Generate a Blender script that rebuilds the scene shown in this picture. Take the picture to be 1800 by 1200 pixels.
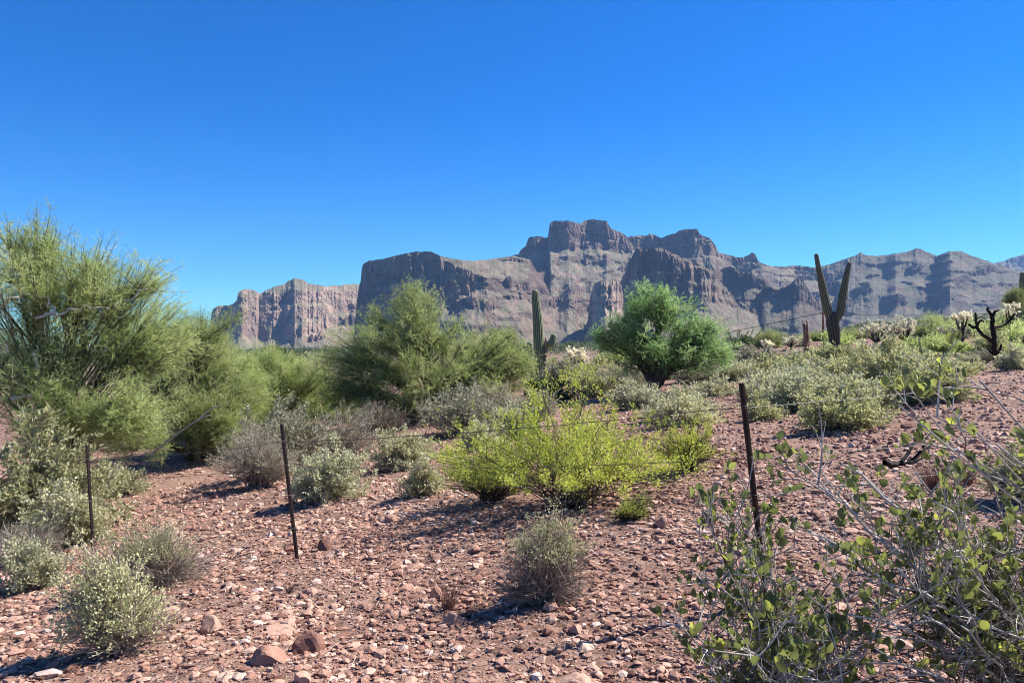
import bpy, math, random
import numpy as np
from mathutils import Vector

S = bpy.context.scene
for _o in list(bpy.data.objects):
    bpy.data.objects.remove(_o)

# ------------------------------------------------------------------ camera, sky, sun, exposure
cam_d = bpy.data.cameras.new("camera")
cam = bpy.data.objects.new("camera", cam_d)
S.collection.objects.link(cam)
cam.location = (0, 0, 1.6)
cam.rotation_euler = (math.radians(90), 0, 0)
cam_d.sensor_width = 36
cam_d.lens = 26
cam_d.clip_start = 0.05
cam_d.clip_end = 60000
S.camera = cam

SUN_EL = math.radians(46)
SUN_AZ = math.radians(68)          # clockwise from +Y
world = bpy.data.worlds.new("World")
S.world = world
world.use_nodes = True
wt = world.node_tree
wt.nodes.clear()
sky = wt.nodes.new("ShaderNodeTexSky")
sky.sky_type = 'NISHITA'
sky.sun_disc = False
sky.sun_elevation = SUN_EL
sky.sun_rotation = SUN_AZ
sky.altitude = 600
sky.air_density = 1.0
sky.dust_density = 0.0
sky.ozone_density = 3.0
hs = wt.nodes.new("ShaderNodeHueSaturation")
hs.inputs['Saturation'].default_value = 1.5
hs.inputs['Hue'].default_value = 0.502
bg = wt.nodes.new("ShaderNodeBackground")
bg.inputs['Strength'].default_value = 0.058
wo = wt.nodes.new("ShaderNodeOutputWorld")
wt.links.new(sky.outputs[0], hs.inputs['Color'])
tn = wt.nodes.new("ShaderNodeMix"); tn.data_type = 'RGBA'; tn.blend_type = 'MULTIPLY'
tn.inputs[0].default_value = 1.0; tn.inputs[7].default_value = (.46, .93, 1.25, 1)
wt.links.new(hs.outputs[0], tn.inputs[6])
wt.links.new(tn.outputs[2], bg.inputs['Color'])
wt.links.new(bg.outputs[0], wo.inputs[0])

sl = bpy.data.lights.new("sun", 'SUN')
sl.energy = 5.0
sl.angle = math.radians(0.53)
sl.color = (1.0, 0.955, 0.89)
sun = bpy.data.objects.new("sun", sl)
S.collection.objects.link(sun)
sd = Vector((math.sin(SUN_AZ) * math.cos(SUN_EL), math.cos(SUN_AZ) * math.cos(SUN_EL), math.sin(SUN_EL)))
sun.rotation_euler = (-sd).to_track_quat('-Z', 'Y').to_euler()
sun.location = (30, 12, 40)

S.view_settings.view_transform = 'Standard'
S.view_settings.look = 'None'
S.view_settings.exposure = 1.2
S.view_settings.gamma = 1.0
S.view_settings.use_curve_mapping = False
S.render.engine = 'CYCLES'
S.cycles.max_bounces = 6
S.cycles.diffuse_bounces = 3
S.cycles.transmission_bounces = 4
S.cycles.volume_bounces = 1
S.cycles.use_denoising = True
S.cycles.filter_width = 1.0
S.cycles.denoiser = 'OPENIMAGEDENOISE'
S.cycles.sample_clamp_indirect = 6

FOC = 1300.0            # focal length in photograph pixels

# ------------------------------------------------------------------ numpy noise
_rs = np.random.RandomState(7)
_perm = _rs.permutation(256).astype(np.int64)
_perm = np.concatenate([_perm, _perm, _perm])
_g = _rs.normal(size=(256, 3))
_g /= np.linalg.norm(_g, axis=1)[:, None]

def pn(x, y, z):
    x, y, z = np.broadcast_arrays(np.asarray(x, float), np.asarray(y, float), np.asarray(z, float))
    xi, yi, zi = np.floor(x).astype(np.int64), np.floor(y).astype(np.int64), np.floor(z).astype(np.int64)
    xf, yf, zf = x - xi, y - yi, z - zi
    u, v, w = [t * t * t * (t * (t * 6 - 15) + 10) for t in (xf, yf, zf)]
    xi &= 255; yi &= 255; zi &= 255
    def c(dx, dy, dz):
        h = _perm[_perm[_perm[(xi + dx) & 255] + ((yi + dy) & 255)] + ((zi + dz) & 255)]
        g = _g[h]
        return g[..., 0] * (xf - dx) + g[..., 1] * (yf - dy) + g[..., 2] * (zf - dz)
    a = c(0, 0, 0) * (1 - u) + c(1, 0, 0) * u
    b = c(0, 1, 0) * (1 - u) + c(1, 1, 0) * u
    d = c(0, 0, 1) * (1 - u) + c(1, 0, 1) * u
    e = c(0, 1, 1) * (1 - u) + c(1, 1, 1) * u
    return ((a * (1 - v) + b * v) * (1 - w) + (d * (1 - v) + e * v) * w) * 1.5

def fbm(x, y, z, o=4):
    r = 0; a = 1; t = 0; f = 1
    for i in range(o):
        r = r + a * pn(x * f + i * 17.3, y * f + i * 5.1, z * f + i * 9.7)
        t += a; a *= .5; f *= 2.03
    return r / t

def ridged(x, y, z, o=3):
    r = 0; a = 1; t = 0; f = 1
    for i in range(o):
        r = r + a * (1 - np.abs(pn(x * f + i * 11.3, y * f + i * 3.1, z * f + i * 7.7)) * 2)
        t += a; a *= .5; f *= 2.1
    return r / t

def sstep(a, b, x):
    t = np.clip((x - a) / (b - a), 0, 1)
    return t * t * (3 - 2 * t)

def unit(v):
    return v / np.maximum(np.linalg.norm(v, axis=-1, keepdims=True), 1e-9)

# ------------------------------------------------------------------ object helpers
def tag(o, label=None, cat=None, group=None, kind=None):
    if label: o['label'] = label
    if cat: o['category'] = cat
    if group: o['group'] = group
    if kind: o['kind'] = kind
    return o

def empty(name, loc, rz=0.0):
    o = bpy.data.objects.new(name, None)
    o.empty_display_size = 0.1
    S.collection.objects.link(o)
    o.location = loc
    o.rotation_euler = (0, 0, rz)
    return o

def make_mesh(name, V, F, mats, tint=None, smooth=False, fmat=None):
    me = bpy.data.meshes.new(name)
    V = np.asarray(V, np.float32); F = np.asarray(F, np.int32)
    k = F.shape[1]
    me.vertices.add(len(V)); me.vertices.foreach_set("co", V.ravel())
    me.loops.add(F.size); me.loops.foreach_set("vertex_index", F.ravel())
    me.polygons.add(len(F))
    me.polygons.foreach_set("loop_start", np.arange(0, F.size, k, dtype=np.int32))
    if fmat is not None:
        me.polygons.foreach_set("material_index", np.asarray(fmat, np.int32))
    me.update(calc_edges=True)
    if smooth:
        me.polygons.foreach_set("use_smooth", np.ones(len(F), bool))
    else:
        me.polygons.foreach_set("use_smooth", np.zeros(len(F), bool))
    if tint is not None:
        at = me.attributes.new("tint", 'FLOAT', 'POINT')
        at.data.foreach_set("value", np.asarray(tint, np.float32))
    for m in (mats if isinstance(mats, (list, tuple)) else [mats]):
        me.materials.append(m)
    return me

class Geo:
    def __init__(s):
        s.V = []; s.F = []; s.T = []; s.n = 0
    def add(s, V, F, T=0.5):
        if len(V) == 0: return
        s.V.append(V); s.F.append(F + s.n)
        s.T.append(np.broadcast_to(np.asarray(T, float), (len(V),)) if np.ndim(T) == 0 else np.asarray(T))
        s.n += len(V)
    def build(s, name, mat, parent=None, smooth=False, kind=None):
        me = make_mesh(name, np.concatenate(s.V), np.concatenate(s.F), mat, np.concatenate(s.T), smooth)
        o = bpy.data.objects.new(name, me)
        S.collection.objects.link(o)
        if parent is not None: o.parent = parent
        if kind: o['kind'] = kind
        return o
    # polylines P (n,k,3) with radii R (n,k) to m-sided tubes
    def tubes(s, P, R, m=5, T=0.5, cap=True):
        n, k, _ = P.shape
        if n == 0: return
        d = np.empty_like(P)
        d[:, 1:-1] = P[:, 2:] - P[:, :-2]
        d[:, 0] = P[:, 1] - P[:, 0]; d[:, -1] = P[:, -1] - P[:, -2]
        d = unit(d)
        ref = np.where(np.abs(d[:, :1, 2:3]) > .8, np.array([1., 0, 0]), np.array([0, 0, 1.]))
        a = unit(np.cross(d, np.broadcast_to(ref, d.shape)))
        b = np.cross(d, a)
        th = np.arange(m) * 2 * np.pi / m
        V = P[:, :, None] + R[:, :, None, None] * (a[:, :, None] * np.cos(th)[None, None, :, None] + b[:, :, None] * np.sin(th)[None, None, :, None])
        V = V.reshape(-1, 3)
        i = np.arange(n)[:, None, None] * k * m + np.arange(k - 1)[None, :, None] * m
        j = np.arange(m)[None, None, :]; j2 = (j + 1) % m
        A, B, C, D = i + j, i + j2, i + j2 + m, i + j + m
        F = np.concatenate([np.stack([A, B, C], -1).reshape(-1, 3), np.stack([A, C, D], -1).reshape(-1, 3)])
        if cap and m >= 3:
            e = (np.arange(n) * k * m + (k - 1) * m)[:, None]
            F = np.concatenate([F] + [np.concatenate([e, e + q, e + q + 1], 1) for q in range(1, m - 1)])
        s.add(V, F, np.repeat(T, k * m) if np.ndim(T) else T)
    def ribbons(s, P, W, side, T=0.5):
        n, k, _ = P.shape
        if n == 0: return
        off = side[:, None] * (W[..., None] * .5)
        V = np.stack([P - off, P + off], 2).reshape(-1, 3)
        i = (np.arange(n)[:, None] * 2 * k + np.arange(k - 1)[None] * 2).reshape(-1)
        F = np.concatenate([np.stack([i, i + 1, i + 3], 1), np.stack([i, i + 3, i + 2], 1)])
        s.add(V, F, np.repeat(T, 2 * k) if np.ndim(T) else T)
    def leaves(s, B, D, N, L, W, T=0.5):
        n = len(B)
        if n == 0: return
        D = unit(D); sd_ = unit(np.cross(D, N))
        L = np.broadcast_to(L, (n,))[:, None]; W = np.broadcast_to(W, (n,))[:, None]
        m = B + D * L * .5
        V = np.stack([B, m + sd_ * W * .5, B + D * L, m - sd_ * W * .5], 1).reshape(-1, 3)
        i = np.arange(n) * 4
        F = np.concatenate([np.stack([i, i + 1, i + 2], 1), np.stack([i, i + 2, i + 3], 1)])
        s.add(V, F, np.repeat(T, 4) if np.ndim(T) else T)

def bez(A, C, B, k):
    t = np.linspace(0, 1, k)[None, :, None]
    return A[:, None] * (1 - t) ** 2 + 2 * C[:, None] * t * (1 - t) + B[:, None] * t ** 2

def bezp(A, C, B, u):
    u = u[:, None]
    return A * (1 - u) ** 2 + 2 * C * u * (1 - u) + B * u ** 2

def rdir(r, n):
    return unit(r.normal(size=(n, 3)))

# ------------------------------------------------------------------ materials
def nt(name):
    m = bpy.data.materials.new(name); m.use_nodes = True
    t = m.node_tree; t.nodes.clear()
    out = t.nodes.new("ShaderNodeOutputMaterial")
    return m, t, out

def N(t, typ, **kw):
    n = t.nodes.new("ShaderNode" + typ)
    for k, v in kw.items():
        if k.startswith('i_'):
            key = k[2:].replace('_', ' ')
            n.inputs[key].default_value = v
        else:
            setattr(n, k, v)
    return n

def mixc(t, f, a, b, mode='MIX'):
    n = t.nodes.new("ShaderNodeMix"); n.data_type = 'RGBA'; n.blend_type = mode
    for s, v in ((n.inputs[0], f), (n.inputs[6], a), (n.inputs[7], b)):
        if isinstance(v, (int, float)): s.default_value = v
        elif isinstance(v, tuple): s.default_value = v + (1,) if len(v) == 3 else v
        else: t.links.new(v, s)
    return n.outputs[2]

def mth(t, op, a, b=None, clamp=False):
    n = t.nodes.new("ShaderNodeMath"); n.operation = op; n.use_clamp = clamp
    for s, v in ((n.inputs[0], a), (n.inputs[1], b)):
        if v is None: continue
        if isinstance(v, (int, float)): s.default_value = v
        else: t.links.new(v, s)
    return n.outputs[0]

def ramp(t, fac, stops):
    n = t.nodes.new("ShaderNodeValToRGB")
    e = n.color_ramp.elements
    while len(e) < len(stops): e.new(0.5)
    for q, (p, c) in zip(e, stops):
        q.position = p; q.color = tuple(c) + (1,)
    t.links.new(fac, n.inputs[0])
    return n.outputs[0]

def noise_tex(t, vec, scale, detail=3, rough=.55, dist=0):
    n = t.nodes.new("ShaderNodeTexNoise")
    n.inputs['Scale'].default_value = scale; n.inputs['Detail'].default_value = detail
    n.inputs['Roughness'].default_value = rough; n.inputs['Distortion'].default_value = dist
    if vec is not None: t.links.new(vec, n.inputs['Vector'])
    return n.outputs[0]

def leaf_mat(name, c0, c1, c2, trans=.35, rough=.55, spec=.25):
    m, t, out = nt(name)
    at = N(t, "Attribute", attribute_name="tint")
    col = ramp(t, at.outputs['Fac'], [(0, c0), (.5, c1), (1, c2)])
    oi = N(t, "ObjectInfo")
    v = mth(t, 'ADD', mth(t, 'MULTIPLY', oi.outputs['Random'], .3), .85)
    h = N(t, "HueSaturation"); t.links.new(col, h.inputs['Color']); t.links.new(v, h.inputs['Value'])
    p = N(t, "BsdfPrincipled"); p.inputs['Roughness'].default_value = rough
    p.inputs['Specular IOR Level'].default_value = spec
    t.links.new(h.outputs[0], p.inputs['Base Color'])
    tr = N(t, "BsdfTranslucent")
    h2 = N(t, "HueSaturation"); h2.inputs['Saturation'].default_value = 1.15; h2.inputs['Value'].default_value = 1.3
    t.links.new(h.outputs[0], h2.inputs['Color']); t.links.new(h2.outputs[0], tr.inputs['Color'])
    mx = N(t, "MixShader"); mx.inputs[0].default_value = trans
    t.links.new(p.outputs[0], mx.inputs[1]); t.links.new(tr.outputs[0], mx.inputs[2])
    t.links.new(mx.outputs[0], out.inputs[0])
    return m

def bark_mat(name, c0, c1, scale=30, rough=.85, bump=.4):
    m, t, out = nt(name)
    tc = N(t, "TexCoord")
    n = noise_tex(t, tc.outputs['Object'], scale, 4)
    at = N(t, "Attribute", attribute_name="tint")
    f = mth(t, 'ADD', mth(t, 'MULTIPLY', n, .9), mth(t, 'MULTIPLY', mth(t, 'SUBTRACT', at.outputs['Fac'], .5), .9))
    col = ramp(t, f, [(.25, c0), (.7, c1)])
    p = N(t, "BsdfPrincipled"); p.inputs['Roughness'].default_value = rough
    p.inputs['Specular IOR Level'].default_value = .2
    t.links.new(col, p.inputs['Base Color'])
    b = N(t, "Bump"); b.inputs['Strength'].default_value = bump; b.inputs['Distance'].default_value = .01
    t.links.new(n, b.inputs['Height']); t.links.new(b.outputs[0], p.inputs['Normal'])
    t.links.new(p.outputs[0], out.inputs[0])
    return m

M = {}
M['palo'] = leaf_mat("palo_verde_leaf", (.21, .265, .09), (.36, .42, .165), (.53, .56, .28), .48)
M['palo_far'] = leaf_mat("palo_verde_far_leaf", (.14, .17, .07), (.24, .27, .11), (.34, .36, .17), .42)
M['mesq'] = leaf_mat("mesquite_leaf", (.12, .20, .08), (.235, .35, .135), (.40, .50, .25), .48)
M['dkgreen'] = leaf_mat("dark_green_leaf", (.03, .06, .02), (.05, .095, .03), (.09, .13, .05), .3)
M['scrub'] = leaf_mat("distant_scrub_leaf", (.05, .065, .035), (.09, .11, .06), (.15, .17, .095), .25)
M['creo'] = leaf_mat("creosote_leaf", (.25, .30, .06), (.43, .48, .11), (.62, .62, .18), .45)
M['olive'] = leaf_mat("olive_leaf", (.23, .24, .11), (.36, .365, .18), (.50, .48, .28), .38)
M['sage'] = leaf_mat("sage_leaf", (.26, .27, .15), (.40, .40, .24), (.56, .54, .36), .32)
M['silver'] = leaf_mat("silver_leaf", (.29, .285, .155), (.44, .425, .25), (.60, .57, .38), .34)
M['cream'] = leaf_mat("cream_leaf", (.24, .25, .12), (.38, .38, .20), (.55, .53, .32), .3)
M['cream2'] = leaf_mat("greenish_cream_leaf", (.28, .285, .14), (.42, .42, .22), (.58, .56, .33), .32)
M['grey'] = leaf_mat("grey_leaf", (.20, .20, .13), (.31, .30, .20), (.44, .42, .30), .3)
M['jojl'] = leaf_mat("oval_grey_green_leaf", (.25, .25, .12), (.38, .37, .20), (.52, .50, .30), .34)
M['jojoba'] = leaf_mat("jojoba_leaf", (.095, .115, .045), (.17, .19, .075), (.42, .44, .12), .42, .5, .25)  # last colour paints in the yellow glow of backlit leaves
M['twig'] = bark_mat("grey_twig", (.16, .115, .085), (.42, .34, .28))
M['darktwig'] = bark_mat("dark_twig", (.035, .028, .024), (.12, .095, .08))
M['palebark'] = bark_mat("pale_grey_bark", (.20, .175, .15), (.50, .46, .41), 40)
M['palobark'] = bark_mat("palo_verde_bark", (.07, .065, .035), (.22, .20, .12), 12)
M['mesqbark'] = bark_mat("mesquite_bark", (.03, .022, .018), (.10, .08, .065), 14)
M['black'] = bark_mat("charred_cactus_skin", (.008, .006, .005), (.035, .02, .015), 30)
M['deadwood'] = bark_mat("dead_wood", (.12, .06, .04), (.36, .22, .15), 20)
M['spine'] = leaf_mat("cholla_spines", (.50, .46, .32), (.72, .68, .52), (.85, .82, .70), .5)
M['fleaf'] = leaf_mat("ocotillo_leaf", (.06, .10, .03), (.12, .17, .05), (.2, .24, .08), .3)

# ------------------------------------------------------------------ terrain
CP = np.array([
    (0, 0, 0), (1.5, 4.5, .02), (0, 4, -.03), (-2.2, 7.2, -.5), (-6.3, 11, -1.2), (-2.4, 4, -.25), (-5, 6, -.75),
    (-6, 16, -1.35), (-2.5, 20, -.7), (-15, 22, -1.7), (1, 32, -.25), (4.4, 23, -.05), (17, 39, 1.25), (16, 25, .8),
    (5, 8, .25), (4, 12, .2), (10, 12, .6), (0, 12, -.35), (30, 60, 2.0), (0, 60, -.3), (-30, 60, -2.2), (-12, 8, -1.5),
    (12, 3, .6), (3, 0, .05), (-4, 0, -.2), (-12, 0, -.8), (12, -10, .3), (-12, -10, -.6), (0, -15, 0), (60, 30, 3.0),
    (-60, 30, -3.0), (60, 60, 3.4), (-60, 60, -3.2), (40, 0, 1.5), (-40, 0, -1.8)], float)

def _tps():
    P = CP[:, :2]; n = len(P)
    d = np.linalg.norm(P[:, None] - P[None], axis=2)
    K = np.where(d > 0, d * d * np.log(np.maximum(d, 1e-9)), 0) + np.eye(n) * 2.0
    A = np.zeros((n + 3, n + 3)); A[:n, :n] = K
    A[:n, n] = 1; A[:n, n + 1:] = P; A[n, :n] = 1; A[n + 1:, :n] = P.T
    return np.linalg.solve(A, np.concatenate([CP[:, 2], np.zeros(3)]))
_w = _tps()

def _near(x, y):
    r = _w[-3] + _w[-2] * x + _w[-1] * y
    for (cx, cy, _), w in zip(CP, _w[:-3]):
        d2 = (x - cx) ** 2 + (y - cy) ** 2 + 1e-9
        r = r + w * .5 * d2 * np.log(d2)
    return r

_fx = [-2000, 300, 640, 900, 1000, 1100, 1300, 1450, 1520, 1700, 1800, 4000]
_fy = [620, 618, 612, 606, 604, 603, 600, 588, 566, 556, 552, 556]

def terrain(x, y, fine=True):
    x = np.asarray(x, float); y = np.asarray(y, float)
    r = np.hypot(x, y)
    k = np.minimum(1, 60 / np.maximum(r, 1e-6))
    z = _near(x * k, y * k)
    px = 900 + FOC * x / np.maximum(y, 1)
    zf = (600 - np.interp(px, _fx, _fy)) / FOC * 2800 * np.where(y > 0, sstep(0, 400, y), 0)
    t = np.clip((r - 60) / 2740, 0, 1)
    t = t ** 1.12
    z = z * (1 - t) + zf * t
    z = z + sstep(60, 200, r) * fbm(x / 120, y / 120, 3.3, 3) * np.minimum(4, r * .006)
    if fine:
        a = np.clip(1.3 - r / 60, 0, 1)
        z = z + a * (fbm(x * .35, y * .35, 0.5, 3) * .14 + fbm(x * 1.6, y * 1.6, 2.5, 3) * .05)
    return z

def tz(x, y):
    return float(terrain(np.array([x]), np.array([y]))[0])

_dd = np.concatenate([np.arange(1.5, 60, .05), np.arange(60, 400, 1.0)])
def cast(px, py):
    """distance at which the ground is seen at this picture point"""
    x = (px - 900) / FOC * _dd
    zr = 1.6 + (600 - py) / FOC * _dd
    g = terrain(x, _dd, False)
    h = np.nonzero(zr < g)[0]
    return float(_dd[h[0]]) if len(h) else 60.0

def polar_ground():
    az_in = np.linspace(-44, 44, 430)
    az_out = np.concatenate([np.linspace(44, 316, 70)[1:-1]])
    az = np.radians(np.concatenate([az_in, az_out]))
    r = [0.02]
    while r[-1] < 9000:
        q = r[-1]
        r.append(q + (0.3 if q < 1.8 else max(.035, .0085 * q) if q < 60 else .028 * q))
    r = np.array(r)
    A, R_ = np.meshgrid(az, r)
    x = np.sin(A) * R_; y = np.cos(A) * R_
    z = terrain(x, y)
    b = np.clip(1.4 - R_ / 25, 0, 1)
    z = z + b * (np.maximum(fbm(x * 7, y * 7, 1.1, 3), -.1) * .035)
    V = np.stack([x, y, z], -1).reshape(-1, 3)
    nr, na = A.shape
    i = np.arange(nr - 1)[:, None] * na; j = np.arange(na)[None]; j2 = (j + 1) % na
    F = np.stack([i + j, i + j2, i + na + j2, i + na + j], -1).reshape(-1, 4)[:, ::-1]
    return V, F

def ground_mat():
    m, t, out = nt("red_desert_dirt")
    g = N(t, "NewGeometry"); pos = g.outputs['Position']
    n1 = noise_tex(t, pos, .5, 5); n2 = noise_tex(t, pos, 9, 5, .65); n3 = noise_tex(t, pos, 45, 4, .7)
    c = ramp(t, n2, [(.32, (.07, .036, .026)), (.5, (.175, .098, .07)), (.72, (.33, .21, .16))])
    c = mixc(t, mth(t, 'MULTIPLY', ramp(t, n1, [(.42, (0, 0, 0)), (.62, (1, 1, 1))]), .5), c, (.30, .19, .14))
    v = N(t, "TexVoronoi"); v.inputs['Scale'].default_value = 30; t.links.new(pos, v.inputs['Vector'])
    peb = ramp(t, v.outputs['Distance'], [(.28, (1, 1, 1)), (.42, (0, 0, 0))])
    pc = ramp(t, v.outputs['Color'], [(.1, (.30, .16, .12)), (.5, (.46, .31, .25)), (.9, (.58, .45, .38))])
    c = mixc(t, mth(t, 'MULTIPLY', peb, .3), c, pc)
    # far bajada: dry soil with scrub
    d = N(t, "VectorMath", operation='LENGTH'); t.links.new(pos, d.inputs[0])
    far = ramp(t, mth(t, 'MULTIPLY', d.outputs['Value'], 1 / 400.), [(.10, (0, 0, 0)), (.45, (1, 1, 1))])
    nf = noise_tex(t, pos, .03, 5, .6)
    v2 = N(t, "TexVoronoi"); v2.inputs['Scale'].default_value = .16; t.links.new(pos, v2.inputs['Vector'])
    fc = ramp(t, nf, [(.35, (.085, .095, .06)), (.65, (.16, .145, .10))])
    dots = ramp(t, v2.outputs['Distance'], [(.2, (1, 1, 1)), (.5, (0, 0, 0))])
    fc = mixc(t, mth(t, 'MULTIPLY', dots, .75), fc, (.05, .08, .03))
    c = mixc(t, far, c, fc)
    p = N(t, "BsdfPrincipled"); p.inputs['Roughness'].default_value = .92
    p.inputs['Specular IOR Level'].default_value = .15
    t.links.new(c, p.inputs['Base Color'])
    hsum = mth(t, 'ADD', mth(t, 'MULTIPLY', n3, .5), mth(t, 'MULTIPLY', peb, .6))
    b = N(t, "Bump"); b.inputs['Strength'].default_value = .8; b.inputs['Distance'].default_value = .012
    t.links.new(hsum, b.inputs['Height']); t.links.new(b.outputs[0], p.inputs['Normal'])
    t.links.new(p.outputs[0], out.inputs[0])
    return m

V, F = polar_ground()
go = bpy.data.objects.new("ground", make_mesh("ground", V, F, ground_mat(), None, True))
S.collection.objects.link(go)
tag(go, "red gravelly desert ground running to the mountain foot", kind='structure')

# ------------------------------------------------------------------ mountains
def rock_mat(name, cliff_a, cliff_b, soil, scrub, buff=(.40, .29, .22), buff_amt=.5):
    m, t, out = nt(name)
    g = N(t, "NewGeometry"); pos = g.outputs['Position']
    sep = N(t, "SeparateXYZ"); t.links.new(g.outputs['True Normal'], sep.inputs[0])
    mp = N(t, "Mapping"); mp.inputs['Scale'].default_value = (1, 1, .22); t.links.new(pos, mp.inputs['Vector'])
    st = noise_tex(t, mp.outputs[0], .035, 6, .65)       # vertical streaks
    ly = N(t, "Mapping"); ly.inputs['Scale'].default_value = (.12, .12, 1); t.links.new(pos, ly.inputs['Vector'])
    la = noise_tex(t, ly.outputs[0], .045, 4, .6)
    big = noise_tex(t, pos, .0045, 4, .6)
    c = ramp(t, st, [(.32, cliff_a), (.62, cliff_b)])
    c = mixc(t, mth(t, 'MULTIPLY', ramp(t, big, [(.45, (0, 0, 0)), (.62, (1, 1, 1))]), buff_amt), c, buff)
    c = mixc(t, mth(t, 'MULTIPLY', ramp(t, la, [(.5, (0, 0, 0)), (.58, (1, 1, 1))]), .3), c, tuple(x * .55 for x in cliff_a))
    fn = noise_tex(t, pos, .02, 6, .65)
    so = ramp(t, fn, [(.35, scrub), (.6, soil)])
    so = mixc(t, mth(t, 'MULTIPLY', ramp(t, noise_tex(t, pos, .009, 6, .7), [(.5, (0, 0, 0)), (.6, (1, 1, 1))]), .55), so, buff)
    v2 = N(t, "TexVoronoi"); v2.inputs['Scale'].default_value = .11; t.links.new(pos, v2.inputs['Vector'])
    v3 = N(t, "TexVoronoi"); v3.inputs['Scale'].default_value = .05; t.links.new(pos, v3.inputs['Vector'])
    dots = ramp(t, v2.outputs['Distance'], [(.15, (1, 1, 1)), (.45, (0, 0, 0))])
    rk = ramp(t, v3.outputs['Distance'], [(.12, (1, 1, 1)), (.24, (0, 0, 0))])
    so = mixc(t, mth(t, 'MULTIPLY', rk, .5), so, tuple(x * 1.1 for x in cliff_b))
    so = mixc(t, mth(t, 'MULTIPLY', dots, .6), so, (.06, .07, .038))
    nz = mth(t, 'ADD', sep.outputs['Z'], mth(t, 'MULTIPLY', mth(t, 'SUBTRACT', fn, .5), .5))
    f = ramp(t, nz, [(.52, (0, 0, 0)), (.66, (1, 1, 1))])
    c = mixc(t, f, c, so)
    p = N(t, "BsdfPrincipled"); p.inputs['Roughness'].default_value = .95
    p.inputs['Specular IOR Level'].default_value = .1
    t.links.new(c, p.inputs['Base Color'])
    hh = mth(t, 'ADD', st, mth(t, 'MULTIPLY', noise_tex(t, pos, .12, 5, .7), .5))
    hh = mth(t, 'ADD', hh, mth(t, 'MULTIPLY', dots, .12))
    b = N(t, "Bump"); b.inputs['Strength'].default_value = 1.0; b.inputs['Distance'].default_value = 22
    t.links.new(hh, b.inputs['Height']); t.links.new(b.outputs[0], p.inputs['Normal'])
    t.links.new(p.outputs[0], out.inputs[0])
    return m

RM = rock_mat("volcanic_cliff_rock", (.052, .036, .030), (.19, .13, .10), (.245, .205, .145), (.12, .12, .07), (.37, .26, .19))
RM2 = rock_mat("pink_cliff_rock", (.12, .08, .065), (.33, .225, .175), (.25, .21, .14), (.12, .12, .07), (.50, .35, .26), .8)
RM3 = rock_mat("dark_hill_rock", (.042, .034, .031), (.14, .10, .082), (.19, .168, .12), (.095, .10, .06), (.26, .175, .13), .4)

SURF = []
def surf_depth(px, py):
    """distance of the mountain side seen in a direction"""
    best = 1e9
    for (cx, PY, RR) in SURF:
        if px < cx[0] or px > cx[-1]: continue
        j = int(np.argmin(np.abs(cx - px)))
        q = np.nonzero(PY[:, j] >= py)[0]
        if len(q) and q[0] > 0: best = min(best, RR[q[0], j])
    return best

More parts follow.
